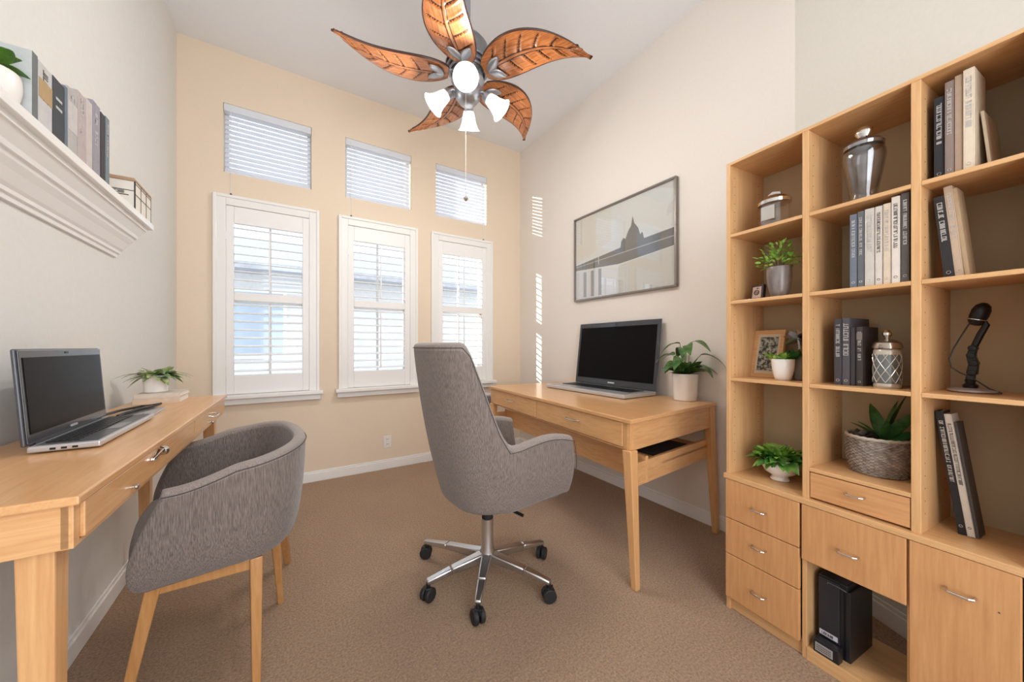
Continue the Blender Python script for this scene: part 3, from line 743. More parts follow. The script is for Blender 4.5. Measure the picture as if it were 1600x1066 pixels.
# office chair by the right desk
OC = thing('office_chair', 'high-backed grey office chair on a five-star wheeled base at the right desk', 'office chair', (.79, 1.46, 0), rz=math.radians(2))
S = []; NS = 56
for i in range(NS + 1):
    s = -1 + 2 * i / NS
    xb, yb, ib = u_plan(s, .305, .185, .225, .8)
    xm, ym, im = u_plan(s, .315, .245, .262, .75)
    up_ = smooth01((.465 - abs(s)) / .13)       # 1 = back, 0 = arm
    arm = .672 + .02 * math.sin(PI * min(1, max(0, (abs(s) - .45) / .55)) ** 1.3) * 1.2
    zt = arm + (1.095 - arm) * up_
    xt, yt, it = u_plan(s, .300, .225, .265, .7)
    xt -= .095 * up_; yt *= (1 - .05 * up_)
    zb = .395 + .02 * smooth01((abs(s) - .3) / .7)
    S.append(((xb - .0 * up_, yb, zb), (xm - .02 * up_, ym, zb + (zt - zb) * .5 if up_ < .01 else (.56 + .16 * up_)), (xt, yt, zt), im, .50))
sh, lp_ = seat_shell(OC, S, .05)
# seat cushion
def cushion(parent, xf, a, b, z0, z1, name='seat_cushion', mt='fabric', n=40):
    m = MB(); rings = []
    for (z, k) in ((z0, .93), (z0 + .01, .985), ((z0 + z1) / 2, 1.0), (z1 - .012, .97), (z1 - .002, .90), (z1 + .004, .6)):
        pts = []
        for i in range(n + 1):
            s = -1 + 2 * i / n; x, y, _ = u_plan(s, xf, a, b, .8)
            if abs(s) > .5:
                q = (abs(s) - .5) / .5; y *= 1 - .08 * q ** 4
            pts.append(Vector((x * k, y * k, z)))
        for j in range(1, 8):
            q = j / 8; p0, p1 = pts[n], pts[0]
            pts.append(p0.lerp(p1, q) + Vector((.018 * math.sin(PI * q), 0, 0)))
        rings.append(pts)
    V = [[m.bm.verts.new(p) for p in r_] for r_ in rings]; c_ = len(V[0])
    for i in range(len(V) - 1):
        for j in range(c_): m.bm.faces.new((V[i][j], V[i][(j + 1) % c_], V[i + 1][(j + 1) % c_], V[i + 1][j]))
    m.bm.faces.new(V[0][::-1]); m.bm.faces.new(V[-1])
    return m.build(name, M[mt], parent, smooth=True, angle=75)
cushion(OC, .335, .19, .205, .44, .535)
m = MB(); pl = []
for i in range(41):
    s = -1 + 2 * i / 40; x, y, _ = u_plan(s, .275, .17, .19, .85); pl.append((x, y))
m.prism(pl, .40, .445); m.build('seat_pan', M['fabric'], OC, bevel=.006)
MB().box(-.09, .09, -.07, .07, .375, .402).build('seat_plate', M['black'], OC, bevel=.006)
lv = MB().tube([(.02, -.06, .385), (.05, -.17, .375), (.06, -.20, .372)], .007, 8).build('height_lever', M['black'], OC, smooth=True)
MB().lathe([(.022, .24), (.026, .245), (.026, .375), (.018, .38)], 20).build('gas_lift_cover', M['blackrub'], OC, smooth=True)
MB().lathe([(.03, .10), (.036, .105), (.034, .15), (.028, .17), (.028, .30), (.02, .305)], 24).build('column', M['alu'], OC, smooth=True)
cw = [(.612, 1.80), (.515, 1.490), (.640, 1.262), (.955, 1.208), (1.115, 1.472)]
Ri = Matrix.Rotation(-math.radians(2), 3, 'Z')
for (wx, wy) in cw:
    p = Ri @ Vector((wx - .79, wy - 1.46, 0)); d = p.normalized()
    a_ = MB(); a_.beam((d.x * .025, d.y * .025, .128), (p.x * .62, p.y * .62, .105), .046, .036, .040, .028); a_.beam((p.x * .62, p.y * .62, .105), (p.x * 1.02, p.y * 1.02, .082), .036, .028, .028, .020)
    a_ = a_.build('base_arm', M['alu'], OC, bevel=.006, smooth=True)
    cs = bpy.data.objects.new('caster', None)
    side = Vector((-d.y, d.x, 0)); side = (Matrix.Rotation(.6, 3, 'Z') @ side)
    m = MB(); m.lathe([(.006, .055), (.008, .056), (.008, .082), (.005, .083)], 10, (p.x, p.y, 0))
    m.box(-.012, .012, -.016, .02, .035, .062, mtx=Matrix.Translation((p.x, p.y, 0)) @ Matrix.Rotation(math.atan2(d.y, d.x), 4, 'Z'))
    cst = m.build('caster', M['black'], OC, bevel=.003)
    for q in (-1, 1):
        c_ = Vector((p.x, p.y, .030)) + side * q * .014
        Rm = Matrix.Translation(c_) @ side.to_track_quat('Z', 'Y').to_matrix().to_4x4()
        MB().lathe([(.010, -.010), (.026, -.0095), (.0295, -.006), (.0295, .006), (.026, .0095), (.010, .010)], 24, mtx=Rm).build('wheel', M['blackrub'], cst, smooth=True)

# tub chair by the long desk
TC = thing('tub_chair', 'grey upholstered tub chair with splayed wooden legs, pulled up to the long desk', 'chair', (-.17, 1.66, 0), rz=math.radians(180 + 8))
S = []; NS = 56
for i in range(NS + 1):
    s = -1 + 2 * i / NS
    xb, yb, ib = u_plan(s, .202, .165, .260, .85)
    xm, ym, im = u_plan(s, .240, .205, .305, .8)
    xt, yt, it = u_plan(s, .165, .225, .315, .78)
    back = smooth01((.95 - abs(s)) / .85)
    zt = .688 + .068 * back
    zb = .415
    S.append(((xb, yb, zb), (xm, ym, .50), (xt, yt, zt), im, .50))
sh, lp_ = seat_shell(TC, S, .042, pipe='rim')
cushion(TC, .235, .16, .245, .44, .53)
pl = []
for i in range(41):
    s = -1 + 2 * i / 40; x, y, _ = u_plan(s, .205, .16, .25, .85); pl.append((x, y))
MB().prism(pl, .41, .45).build('seat_pan', M['fabric'], TC, bevel=.005)
Rt = Matrix.Rotation(-math.radians(188), 3, 'Z')
def tl(x, y, z): v = Rt @ Vector((x + .17, y - 1.66, 0)); return (v.x, v.y, z)
LEGS = [((-.325, 1.43), (-.405, 1.44)), ((-.085, 1.43), (-.082, 1.385)), ((-.045, 1.73), (-.022, 1.822)), ((-.03, 1.93), (.004, 2.13))]
for (a0, b0) in LEGS:
    MB().beam(tl(*a0, .415), tl(*b0, 0), .042, .026, .034, .022).build('leg', M['legwood'], TC, bevel=.003)
m = MB(); m.beam(tl(-.325, 1.43, .395), tl(-.085, 1.43, .395), .02, .02, .035, .035); m.beam(tl(-.085, 1.43, .395), tl(-.04, 1.9, .395), .02, .02, .035, .035); m.beam(tl(-.325, 1.43, .395), tl(-.3, 1.88, .395), .02, .02, .035, .035)
m.beam(tl(-.3, 1.88, .395), tl(-.04, 1.9, .395), .02, .02, .035, .035)
m.build('leg_frame', M['legwood'], TC, bevel=.003)

# ------------------------------------------------------------ right desk
RA, RB, RC, RD = (1.312, 1.067), (1.438, 2.634), (2.175, 2.60), (2.165, 1.135)   # near front, far front, far back, near back
def lerp2(p, q, t): return (p[0] + (q[0] - p[0]) * t, p[1] + (q[1] - p[1]) * t)
ds = thing('work_desk', 'wide light wood desk with two drawers and tapered legs by the right wall', 'desk', (RA[0], RA[1], 0))
def rel(p): return (p[0] - RA[0], p[1] - RA[1])
def inset(p, k):
    c_ = ((RA[0] + RC[0]) / 2, (RA[1] + RC[1]) / 2); d = (c_[0] - p[0], c_[1] - p[1])
    return (p[0] + math.copysign(k, d[0]), p[1] + math.copysign(k, d[1]))
q4 = [rel(p) for p in (RA, RD, RC, RB)]
MB().prism(q4, .745, .765).build('desktop', M['dwood_y'], ds, bevel=.003)
iA, iB, iC, iD = [inset(p, .014) for p in (RA, RB, RC, RD)]
def wallbox(m, p, q, th, z0, z1, side):
    (x0, y0), (x1, y1) = rel(p), rel(q); dx, dy = x1 - x0, y1 - y0; l_ = math.hypot(dx, dy); nx_, ny_ = -dy / l_ * th * side, dx / l_ * th * side
    return m.prism([(x0, y0), (x1, y1), (x1 + nx_, y1 + ny_), (x0 + nx_, y0 + ny_)], z0, z1)
wallbox(MB(), iA, iD, .02, .618, .745, 1).build('side_apron', M['dwood_x'], ds, bevel=.002)
wallbox(MB(), iB, iC, .02, .618, .745, -1).build('side_apron', M['dwood_x'], ds, bevel=.002)
wallbox(MB(), iD, iC, .02, .618, .745, 1).build('back_apron', M['dwood_y'], ds, bevel=.002)
m = MB(); wallbox(m, iA, lerp2(iA, iB, .028), .02, .618, .745, -1); wallbox(m, lerp2(iA, iB, .52), lerp2(iA, iB, .53), .02, .618, .745, -1); wallbox(m, lerp2(iA, iB, .985), iB, .02, .618, .745, -1)
wallbox(m, iA, iB, .02, .618, .624, -1)
m.build('front_rail', M['dwood_z'], ds, bevel=.001)
iA2 = (iA[0] - .003, iA[1])
for t0, t1 in ((.030, .518), (.532, .983)):
    p, q = lerp2(iA, iB, t0), lerp2(iA, iB, t1); p = (p[0] - .004, p[1]); q = (q[0] - .004, q[1])
    dr = wallbox(MB(), p, q, .02, .627, .742, -1).build('drawer', M['dwood_y'], ds, bevel=.0025)
    c_ = rel(lerp2(p, q, .5)); pull(dr, (c_[0], c_[1], .69), (.08, 1, 0), (-1, .08, 0), .11, r=.004)
MB().prism([rel(inset(p, .03)) for p in (RA, RD, RC, RB)], .624, .632).build('drawer_bottom', M['dwood_y'], ds)
for p, top, bot in ((RA, (.026, .026), (.020, -.01)), (RB, (.03, -.03), (.03, -.02)), (RC, (-.03, -.03), (-.03, -.02)), (RD, (-.035, .03), (-.028, -.01))):
    a_ = rel((p[0] + top[0], p[1] + top[1])); b_ = rel((p[0] + bot[0], p[1] + bot[1]))
    m = MB(); m.beam((a_[0], a_[1], .745 if p in (RD, RC) else .62), (b_[0], b_[1], 0), .050, .030, .050, .030)
    m.build('leg', M['legwood'] if False else M['dwood_z'], ds, bevel=.004)
A3, D3 = (RA[0] + .03, RA[1] + .03), (RD[0] - .03, RD[1] + .03); B3, C3 = (RB[0] + .03, RB[1] - .03), (RC[0] - .03, RC[1] - .03)
wallbox(MB(), A3, D3, .02, .435, .545, 1).build('side_stretcher', M['dwood_x'], ds, bevel=.002)
wallbox(MB(), B3, C3, .02, .435, .545, -1).build('side_stretcher', M['dwood_x'], ds, bevel=.002)
wallbox(MB(), lerp2(A3, D3, .16), lerp2(B3, C3, .16), .02, .435, .565, -1).build('long_stretcher', M['dwood_y'], ds, bevel=.002)
MB().prism([rel(lerp2(A3, D3, .35)), rel(lerp2(A3, D3, .97)), rel(lerp2(B3, C3, .97)), rel(lerp2(B3, C3, .35))], .50, .512).build('lower_shelf', M['dwood_y'], ds)
t = thing('black_folder', 'flat black folder lying on the lower shelf under the right desk', 'folder', (1.66, 1.14, .512), rz=math.radians(5))
MB().box(0, .32, 0, .24, 0, .018).build('cover', mat('black_card', (.02, .02, .022), .5), t, bevel=.004); MB().box(.01, .325, .004, .236, .004, .014).build('papers', M['white_paper'], t)

laptop('large open laptop with black screen on the right desk under the framed panel', (2.100, 1.895, .765), -PI / 2, .79, .32, .50, math.radians(7), th=.028, deck=(.42, .42, .43))

wp = potted('green leafy plant in a plain white cylindrical pot on the right desk', (2.095, 1.290, .765), cup(.066, .076, .165, .006), M['ceramic'], .066, .15)
m = MB(); rr = random.Random(11)
rosette(m, (0, 0, .16), 20, .13, .075, 1, rr, (.3, 1.25), .3, rmax=.02)
st = MB()
for a_, r_, h_, l_ in ((2.3, .09, .12, .09), (1.7, .08, .12, .08), (2.9, .08, .07, .09), (-1.3, .11, .12, .12), (-.9, .09, .05, .10), (-1.9, .12, .06, .11), (3.6, .07, .16, .10), (.9, .06, .15, .09), (-2.4, .05, .18, .10), (-1.6, .06, .20, .10), (1.4, .09, .04, .08), (2.5, .04, .19, .10), (-2.9, .09, .10, .11)):
    dx, dy = math.cos(a_), math.sin(a_)
    st.tube([(dx * .01, dy * .01, .15), (dx * r_ * .5, dy * r_ * .5, .16 + h_ * .7), (dx * r_ * .8, dy * r_ * .8, .16 + h_)], .0022, 6)
    leaf(m, (dx * r_ * .8, dy * r_ * .8, .16 + h_), (dx, dy, .25), l_ * 1.15, .062, .75, n=9, side=rr.uniform(-.5, .5))
m.build('foliage', leafmat('pothos_leaf', (.02, .075, .014), (.085, .19, .04)), wp, smooth=True)
st.build('stems', M['stem'], wp, smooth=True)

# low cabinet with a grey printer, behind the office chair
t = thing('file_cabinet', 'low light wood cabinet with a dark slot, between the high chair and right desk', 'cabinet', (1.33, 2.86, 0))
MB().box(0, .30, 0, .36, 0, .53).build('cabinet_body', M['dwood_z'], t, bevel=.003)
MB().box(.006, .294, -.016, 0, .02, .505).build('door', M['dwood_z'], t, bevel=.003); MB().box(.12, .28, -.018, -.004, .478, .505).build('finger_slot', M['black'], t)
t = thing('printer', 'small grey printer on the low cabinet behind the high-backed chair', 'printer', (1.335, 2.87, .53))
MB().box(0, .29, 0, .30, .004, .10).build('printer_body', mat('printer_grey', (.20, .20, .24), .5), t, bevel=.01, seg=3)
MB().box(.01, .28, .01, .29, .10, .125).build('printer_lid', mat('printer_light_grey', (.50, .50, .53), .5), t, bevel=.008, seg=3)
MB().box(.05, .24, -.012, .002, .03, .045).build('paper_tray', mat('printer_tray', (.09, .09, .11), .5), t, bevel=.003)

# ------------------------------------------------------------ bookcase
OX, OY, UA = 1.568, .782, math.radians(-95.61)
ca, sa = math.cos(UA), math.sin(UA)
def W(s, d, z): return (OX + ca * s - sa * d, OY + sa * s + ca * d, z)
BK = thing('bookcase', 'tall light beech bookcase with cubbies above drawers and a door', 'bookcase', (OX, OY, 0), rz=UA)
TOP, DP, DB = 1.868, .252, .262
def bbx(name, x0, x1, y0, y1, z0, z1, mt, bev=.0015, par=BK): return MB().box(x0, x1, y0, y1, z0, z1).build(name, mt, par, bevel=bev)
vz, hx = M['wood_z'], M['wood_x']
P1, P2, P3 = (.271, .291), (.536, .556), (.724, .744)   # upright dividers
def holes(m, x, flip):
    n = 0
    for y_ in (.03, .20):
        for k in range(34):
            z_ = .62 + k * .036
            m.box(x - .0008, x + .0008, y_ - .0013, y_ + .0013, z_ - .0013, z_ + .0013)
bbx('side_panel', 0, .016, 0, DB, 0, TOP, vz); bbx('divider', P1[0], P1[1], .001, DP, .56, TOP - .012, vz); bbx('divider', P2[0], P2[1], .001, DP, .56, TOP - .012, vz); bbx('side_panel', P3[0], P3[1], 0, DB, .0, TOP, vz)
m = MB(); holes(m, .0165, 1); holes(m, P1[0], 1); holes(m, P1[1], 1); holes(m, P2[1], 1); holes(m, P2[0], 1)
m.build('shelf_pin_holes', mat('pin_hole_dark', (.22, .11, .05), .9), BK)
bbx('top_panel', .0, P3[1], 0.0005, DP, TOP - .012, TOP, hx)
bbx('back_panel', .01, P3[0] + .002, DP - .006, DP, .55, TOP - .005, M['back'], 0)
bbx('counter', -.004, P3[1] + .002, -.014, DB, .547, .567, hx, .002)
def shelf(x0, x1, z): bbx('shelf', x0, x1, .001, DP - .006, z - .013, z, hx)
for z in (1.567, 1.288, .968): shelf(.016, P1[0], z); shelf(P1[1], P2[0], z); shelf(P2[1], P3[0], z)
shelf(P1[1], P2[0], .676)
bx = bbx('small_drawer', P1[1] + .002, P2[0] - .002, .003, .02, .574, .660, M['front_x']); pull(bx, (.4135, .003, .624), (1, 0, 0), (0, -1, 0), .045, r=.0028)
bbx('drawer_box', P1[1] + .001, P2[0] - .001, .02, .22, .57, .662, M['wood_x'])
# lower carcass
bbx('lower_divider', .270, .284, .002, DB, .0, .547, vz); bbx('lower_divider', .528, .540, .002, DB, .0, .547, vz)
bbx('plinth', .016, .270, .012, .03, 0, .055, hx); bbx('plinth', .540, P3[0], .012, .03, 0, .055, hx)
bbx('niche_floor', .284, .528, .0, DB, .0, .045, hx)
bbx('lower_back', .016, .270, DB - .006, DB, 0, .547, M['back'], 0); bbx('lower_back', .540, P3[0], DB - .006, DB, 0, .547, M['back'], 0)
FRM = M['front_z']
for z0, z1, hz in ((.386, .5455, .463), (.238, .383, .318), (.055, .235, .140)):
    d_ = bbx('drawer', .004, .267, -.012, .002, z0, z1, FRM, .002); pull(d_, (.136, -.012, hz), (1, 0, 0), (0, -1, 0), .05, r=.003)
d_ = bbx('drawer', .274, .530, -.012, .002, .352, .5455, FRM, .002); pull(d_, (.402, -.012, .437), (1, 0, 0), (0, -1, 0), .05, r=.0032)
d_ = bbx('door', .536, .722, -.012, .002, .03, .5455, FRM, .002); pull(d_, (.629, -.012, .452), (1, 0, 0), (0, -1, 0), .05, r=.0036)
m = MB(); m.lathe([(.001, 0), (.0022, .0004), (.001, .0006)], 8, mtx=Matrix.Translation((.69, -.012, .44)) @ Matrix.Rotation(PI / 2, 4, 'X')); m.build('screw_mark', M['ink'], d_)

def bt(name, label, cat, s, d, z, rz=0, group=None, lean=0): return thing(name, label, cat, W(s, d, z), group=group, rot=(0, lean, UA + rz))
# A1: small glass jar with silver lid
t = bt('glass_canister', 'small glass canister with a silver lid on the top left shelf', 'jar', .152, .062, 1.567)
MB().lathe([(.040, 0), (.044, .004), (.044, .082), (.041, .088), (.038, .084), (.040, .008), (.002, .006), (.002, 0)], 8, closed=True, sx=1.15).build('jar', M['clear'], t)
MB().lathe([(.002, .086), (.050, .088), (.050, .100), (.040, .112), (.022, .122), (.012, .124), (.002, .124)], 28, sx=1.1).build('lid', M['chrome'], t, smooth=True)
m = MB(); m.prism([(-.026, .112), (-.022, .132), (-.006, .140), (.022, .132), (.028, .112)], -.006, .006, f=lambda x, y, z: (x, z, y)); m.build('lid_handle', M['chrome'], t, bevel=.003)
MB().box(-.024, .024, -.048, -.044, .02, .075).build('label_plate', M['metal'], t, bevel=.002)
# A2: small dark frame and pot plant
t = bt('small_picture_frame', 'small dark framed picture with a camera motif beside the grey pot', 'picture frame', .085, .060, 1.288, rz=math.radians(-12), lean=0)
t.rotation_euler = (math.radians(-8), 0, UA + math.radians(-8))
MB().box(-.026, .026, 0, .016, 0, .064).build('frame', mat('dark_frame_wood', (.035, .022, .018), .4), t, bevel=.002)
f_ = MB().box(-.018, .018, -.001, 0, .009, .055).build('print', mat('blush_print', (.52, .38, .31), .6), t)
m = MB(); m.tube([(.0095 * math.cos(k * PI / 8), -.0012, .031 + .0095 * math.sin(k * PI / 8)) for k in range(16)], .0018, 5, closed=True); m.tube([(.004 * math.cos(k * PI / 5), -.0012, .031 + .004 * math.sin(k * PI / 5)) for k in range(10)], .0012, 5, closed=True); m.box(-.002, .008, -.0015, -.0008, .046, .050); m.build('motif', M['black'], f_)
t = potted('bushy bright green plant in a grey stoneware pot on the second left shelf', W(.168, .062, 1.288), cup(.026, .040, .118, .004, bulge=.006), M['stonepot'], .036, .105, rz=UA)
m = MB(); rr = random.Random(21)
for k in range(190):
    a_ = rr.uniform(0, 2 * PI); e_ = rr.uniform(-.1, 1.4); r0 = rr.uniform(.02, .075)
    c_ = Vector((math.cos(a_) * math.cos(e_) * r0, math.sin(a_) * math.cos(e_) * r0 * .85, .128 + math.sin(e_) * r0 * 1.15))
    leaf(m, c_, (math.cos(a_) + rr.uniform(-.5, .5), math.sin(a_) + rr.uniform(-.5, .5), math.sin(e_) + rr.uniform(-.2, .7)), rr.uniform(.014, .026), .010, .2, n=4, side=rr.uniform(-1, 1))
m.build('foliage', M['leafbright'], t, smooth=True)
m = MB()
for k in range(14):
    a_ = k * 2.4; q = .02 + .035 * ((k * 7) % 10) / 10; m.tube([(0, 0, .10), (math.cos(a_) * q * .5, math.sin(a_) * q * .5, .14), (math.cos(a_) * q, math.sin(a_) * q, .175)], .0016, 5)
m.build('stems', M['branch'], t)
# A3: framed photo, silver ornament, white pot
t = bt('photo_frame', 'light wood photo frame holding a dark leafy picture, behind the white pot', 'picture frame', .073, .135, .968)
t.rotation_euler = (math.radians(-12), 0, UA + math.radians(-6))
m = MB(); fw, fh, b_ = .062, .205, .016
m.box(-fw, fw, 0, .014, 0, b_); m.box(-fw, fw, 0, .014, fh - b_, fh); m.box(-fw, -fw + b_, 0, .014, b_, fh - b_); m.box(fw - b_, fw, 0, .014, b_, fh - b_); m.build('frame', M['wood_x'], t, bevel=.002)
MB().box(-fw + b_, fw - b_, .004, .008, b_, fh - b_).build('mount', mat('mount_cream', (.62, .52, .38), .7), t)
MB().box(-fw + b_ * 1.6, fw - b_ * 1.6, .002, .004, b_ * 1.9, fh - b_ * 1.9).build('photo', texmix(mat('foliage_photo', rough=.5), (.03, .04, .04), (.42, .44, .38), (1, 1, 1), 70, lo=.42, hi=.6, detail=3), t)
t = bt('metal_ornament', 'crumpled silver leaf ornament standing behind the white succulent pot', 'ornament', .205, .125, .968)
m = MB(); rr = random.Random(4)
m.box(-.014, .014, -.01, .01, 0, .10); m.build('stand', mat('grey_stone', (.20, .17, .15), .6), t, bevel=.004)
m = MB()
for k in range(16):
    a_ = rr.uniform(0, 2 * PI); leaf(m, (0, 0, .16), (math.cos(a_), math.sin(a_) * .4, rr.uniform(-.5, 1.2)), .05, .030, .1, n=4, side=rr.uniform(-1, 1))
m.tube([(0, 0, .09), (.004, 0, .13), (0, 0, .165)], .007, 7); m.build('metal_leaves', mat('silver_foil', (.42, .40, .39), .25, .9), t)
t = potted('small green succulent in a glossy white pot in front of the photo frame', W(.170, .085, .968), cup(.026, .038, .082, .004, bulge=.003), M['ceramic'], .034, .074, rz=UA)
m = MB(); rr = random.Random(9); rosette(m, (-.006, 0, .078), 44, .040, .017, 1, rr, (.1, 1.2), .1, rmax=.024); m.build('foliage', M['leafbright'], t, smooth=True)
m = MB(); rosette(m, (.026, .02, .082), 14, .05, .022, 1, rr, (.3, 1.2), .1, rmax=.01); m.build('dark_foliage', M['leafdark'], t, smooth=True)
# A4: footed bowl plant
prof = [(.030, 0), (.034, .004), (.026, .014), (.030, .020), (.052, .034), (.064, .060), (.062, .082), (.064, .088), (.060, .088), (.057, .080), (.058, .060), (.044, .038), (.002, .030), (.002, 0)]
t = potted('leafy green plant overflowing a white footed bowl on the bookcase counter', W(.148, .110, .567), prof, M['ceramic'], .056, .078, rz=UA, potname='footed_bowl')
m = MB(); rr = random.Random(14); rosette(m, (0, 0, .086), 170, .062, .030, 1, rr, (-.2, 1.2), .35, rmax=.058)
m.build('foliage', M['leaf'], t, smooth=True)
m = MB(); rosette(m, (0, 0, .098), 90, .052, .024, 1, rr, (.3, 1.3), .3, rmax=.055); m.build('young_leaves', M['leafbright'], t, smooth=True)
# B1: tall urn jar
t = bt('glass_urn', 'tall smoky glass urn with round silver knob lid on the top middle shelf', 'jar', .411, .070, 1.567)
pr = [(.002, 0), (.034, 0), (.036, .014), (.033, .022), (.036, .045), (.046, .10), (.053, .145), (.052, .165), (.045, .180), (.041, .182), (.048, .164), (.049, .145), (.042, .10), (.032, .048), (.002, .030)]
MB().lathe(pr, 40).build('jar', M['smoke'], t, smooth=True, angle=50)
MB().lathe([(.002, .182), (.049, .180), (.050, .190), (.042, .200), (.020, .207), (.010, .210), (.008, .218), (.002, .219)], 36).build('lid', mat('smoked_chrome', (.35, .35, .36), .12, .9), t, smooth=True)
MB().lathe([(.002, .214), (.014, .218), (.022, .230), (.022, .240), (.014, .250), (.002, .253)], 24, sy=.6).build('knob', M['chrome'], t, smooth=True)
# B2 binders
g = 'binders on the second middle shelf'
bs = [(.397, .017, .236, (.13, .15, .19), 'blue grey binder leftmost on the second middle shelf', 'foil'),
      (.416, .015, .240, (.11, .115, .125), 'charcoal binder second from the left on the second middle shelf', 'foil'),
      (.433, .022, .242, (.50, .46, .41), 'wide light grey binder beside the charcoal one on the middle shelf', 'foil'),
      (.457, .016, .242, (.56, .50, .44), 'off-white binder in the centre of the row on the second middle shelf', 'ink'),
      (.475, .016, .244, (.58, .47, .36), 'tan cream binder right of the centre on the second middle shelf', 'foil'),
      (.493, .018, .258, (.62, .56, .50), 'tall white binder beside the dark brown one on the middle shelf', 'ink'),
      (.513, .017, .262, (.085, .072, .065), 'dark brown binder rightmost in the row on the second middle shelf', 'foil')]
for k, (s0, th, ht, c_, lab, let) in enumerate(bs): book(lab, W(s0, .012, 1.288), UA, th, .19, ht, c_, let, group=g, seed=k, name='binder', cat='binder', spine_w=.45)
# B3 books + jar
g = 'dark books on the third middle shelf'
book('dark grey book with silver lettering, leftmost beside the patterned jar', W(.338, .06, .968), UA, .020, .14, .225, (.055, .050, .060), 'foil', group=g, seed=31)
book('dark slate book with bold white title, second from left beside the patterned jar', W(.360, .06, .968), UA, .019, .15, .227, (.075, .07, .08), 'foil', group=g, seed=32, spine_w=.7)
book('thin black book between the slate book and leaning one, near the patterned jar', W(.381, .062, .968), UA, .010, .13, .195, (.04, .036, .036), None, group=g, seed=33)
book('dark brown book leaning at the right end of the dark row, near the patterned jar', W(.3925, .070, .968), UA, .016, .12, .196, (.05, .04, .036), 'foil', group=g, seed=34, lean=0.0, band=(.78, .9, (.20, .17, .15)))
t = bt('patterned_jar', 'cream jar with a silver lattice pattern and domed lid, beside dark books', 'jar', .462, .085, .968)
pj = mat('cream_lattice_ceramic', (.55, .50, .42), .25, .3)
t.scale = (.86, .86, .95)
MB().lathe([(.002, 0), (.034, 0), (.037, .004), (.037, .010), (.035, .014), (.036, .075), (.037, .120), (.035, .128), (.030, .132), (.002, .132)], 36).build('jar', pj, t, smooth=True, angle=50)
m = MB()
for k in range(9):
    for sg in (-1, 1):
        m.tube([((.0375) * math.cos(2 * PI * k / 9 + sg * q * .16), .0375 * math.sin(2 * PI * k / 9 + sg * q * .16), .018 + q * .0095) for q in range(11)], .0013, 5)
m.build('lattice', mat('silver_lattice', (.72, .70, .66), .2, .6), t, smooth=True)
MB().lathe([(.0362, .016), (.0366, .018), (.0368, .113), (.0362, .115)], 36).build('inset_panel', mat('blue_grey_inlay', (.16, .18, .18), .3, .3), t, smooth=True)
MB().lathe([(.002, .132), (.040, .131), (.041, .138), (.036, .150), (.020, .160), (.008, .163), (.002, .164)], 36).build('lid', mat('bronze_silver', (.42, .36, .30), .18, .9), t, smooth=True)
MB().lathe([(.002, .162), (.006, .164), (.007, .168), (.013, .176), (.013, .184), (.007, .192), (.002, .193)], 20).build('knob', M['chrome'], t, smooth=True)
# B4 basket
wv = mat('grey_woven_rattan', (.26, .21, .18), .85)
nt = wv.node_tree; N = nt.nodes; L = nt.links; b = N['Principled BSDF']
t = potted('dark green plant in a grey-brown woven basket above the small drawer', W(.422, .148, .676), [(.060, 0), (.068, .004), (.078, .04), (.081, .08), (.078, .108), (.074, .112), (.070, .106), (.074, .078), (.070, .02), (.002, .010), (.002, 0)], wv, .072, .096, rz=UA, potname='basket', name='basket_plant')
m = MB(); NR, NC = 22, 52
def br_(z): return .0685 + .0128 * math.sin(PI * min(1, z / .112) * .62)
for k in range(NC):
    a0 = 2 * PI * k / NC
    for r_ in range(NR):
        z_ = .004 + r_ * .0049
        o_ = (.0016 if (k + r_) % 2 else -.0008)
        R_ = br_(z_) + o_
        m.tube([(math.cos(a0 + q) * (R_ if q == 0 else R_ - .001), math.sin(a0 + q) * (R_ if q == 0 else R_ - .001), z_) for q in (-.062, 0, .062)], .0023, 4, caps=False)
m.build('weave', texmix(mat('woven_strands', rough=.8), (.20, .155, .13), (.46, .40, .35), (1, 1, 1), 60), t)
m = MB(); m.tube([(math.cos(k * PI / 24) * .079, math.sin(k * PI / 24) * .079, .112 + .0015 * (k % 2)) for k in range(48)], .0045, 7, closed=True); m.build('basket_rim', mat('pale_rim', (.50, .44, .37), .7), t, smooth=True)
m = MB()
for a_, l_, e_, w_ in ((1.2, .13, 1.25, .036), (-.3, .13, 1.0, .036), (.2, .15, 1.3, .030), (2.4, .12, 1.1, .036), (-1.2, .10, .9, .034), (3.0, .09, .6, .034), (.1, .09, .6, .034), (-2.2, .09, .8, .034), (.6, .12, .9, .034)):
    leaf(m, (.015, 0, .095), (math.cos(a_), math.sin(a_), math.tan(e_)), l_ * 1.25, w_, .15, n=8, side=rr.uniform(-.8, .8))
m.build('foliage', M['leafdark'], t, smooth=True)
m = MB(); rosette(m, (-.045, -.01, .10), 20, .038, .02, 1, rr, (.1, 1.2), .1, rmax=.012); m.build('succulent_rosette', leafmat('grey_leaf', (.10, .085, .075), (.22, .20, .16)), t, smooth=True)
t.scale = (1, 1, 1.08)
# C1 books
g = 'books on the top right shelf'
book('black book with silver lettering, leftmost on the top right shelf', W(.572, .035, 1.567), UA, .019, .12, .232, (.022, .022, .028), 'foil', group=g, seed=41)
book('grey brown book with raised title beside the black one, top right shelf', W(.593, .030, 1.567), UA, .016, .12, .262, (.23, .175, .15), 'foil', group=g, seed=42)
book('plain tan brown book in the middle of the top right shelf row', W(.6105, .030, 1.567), UA, .014, .12, .268, (.36, .255, .18), None, group=g, seed=43)
book('tall cream book with embossed title on the top right shelf', W(.626, .026, 1.567), UA, .019, .10, .272, (.60, .51, .39), 'foil', group=g, seed=44)
t = book('thin cream booklet leaning against the tall cream book, top right shelf', W(.6615, .060, 1.567), UA, .006, .12, .160, (.56, .46, .34), None, lean=-.085, group=g, seed=45)
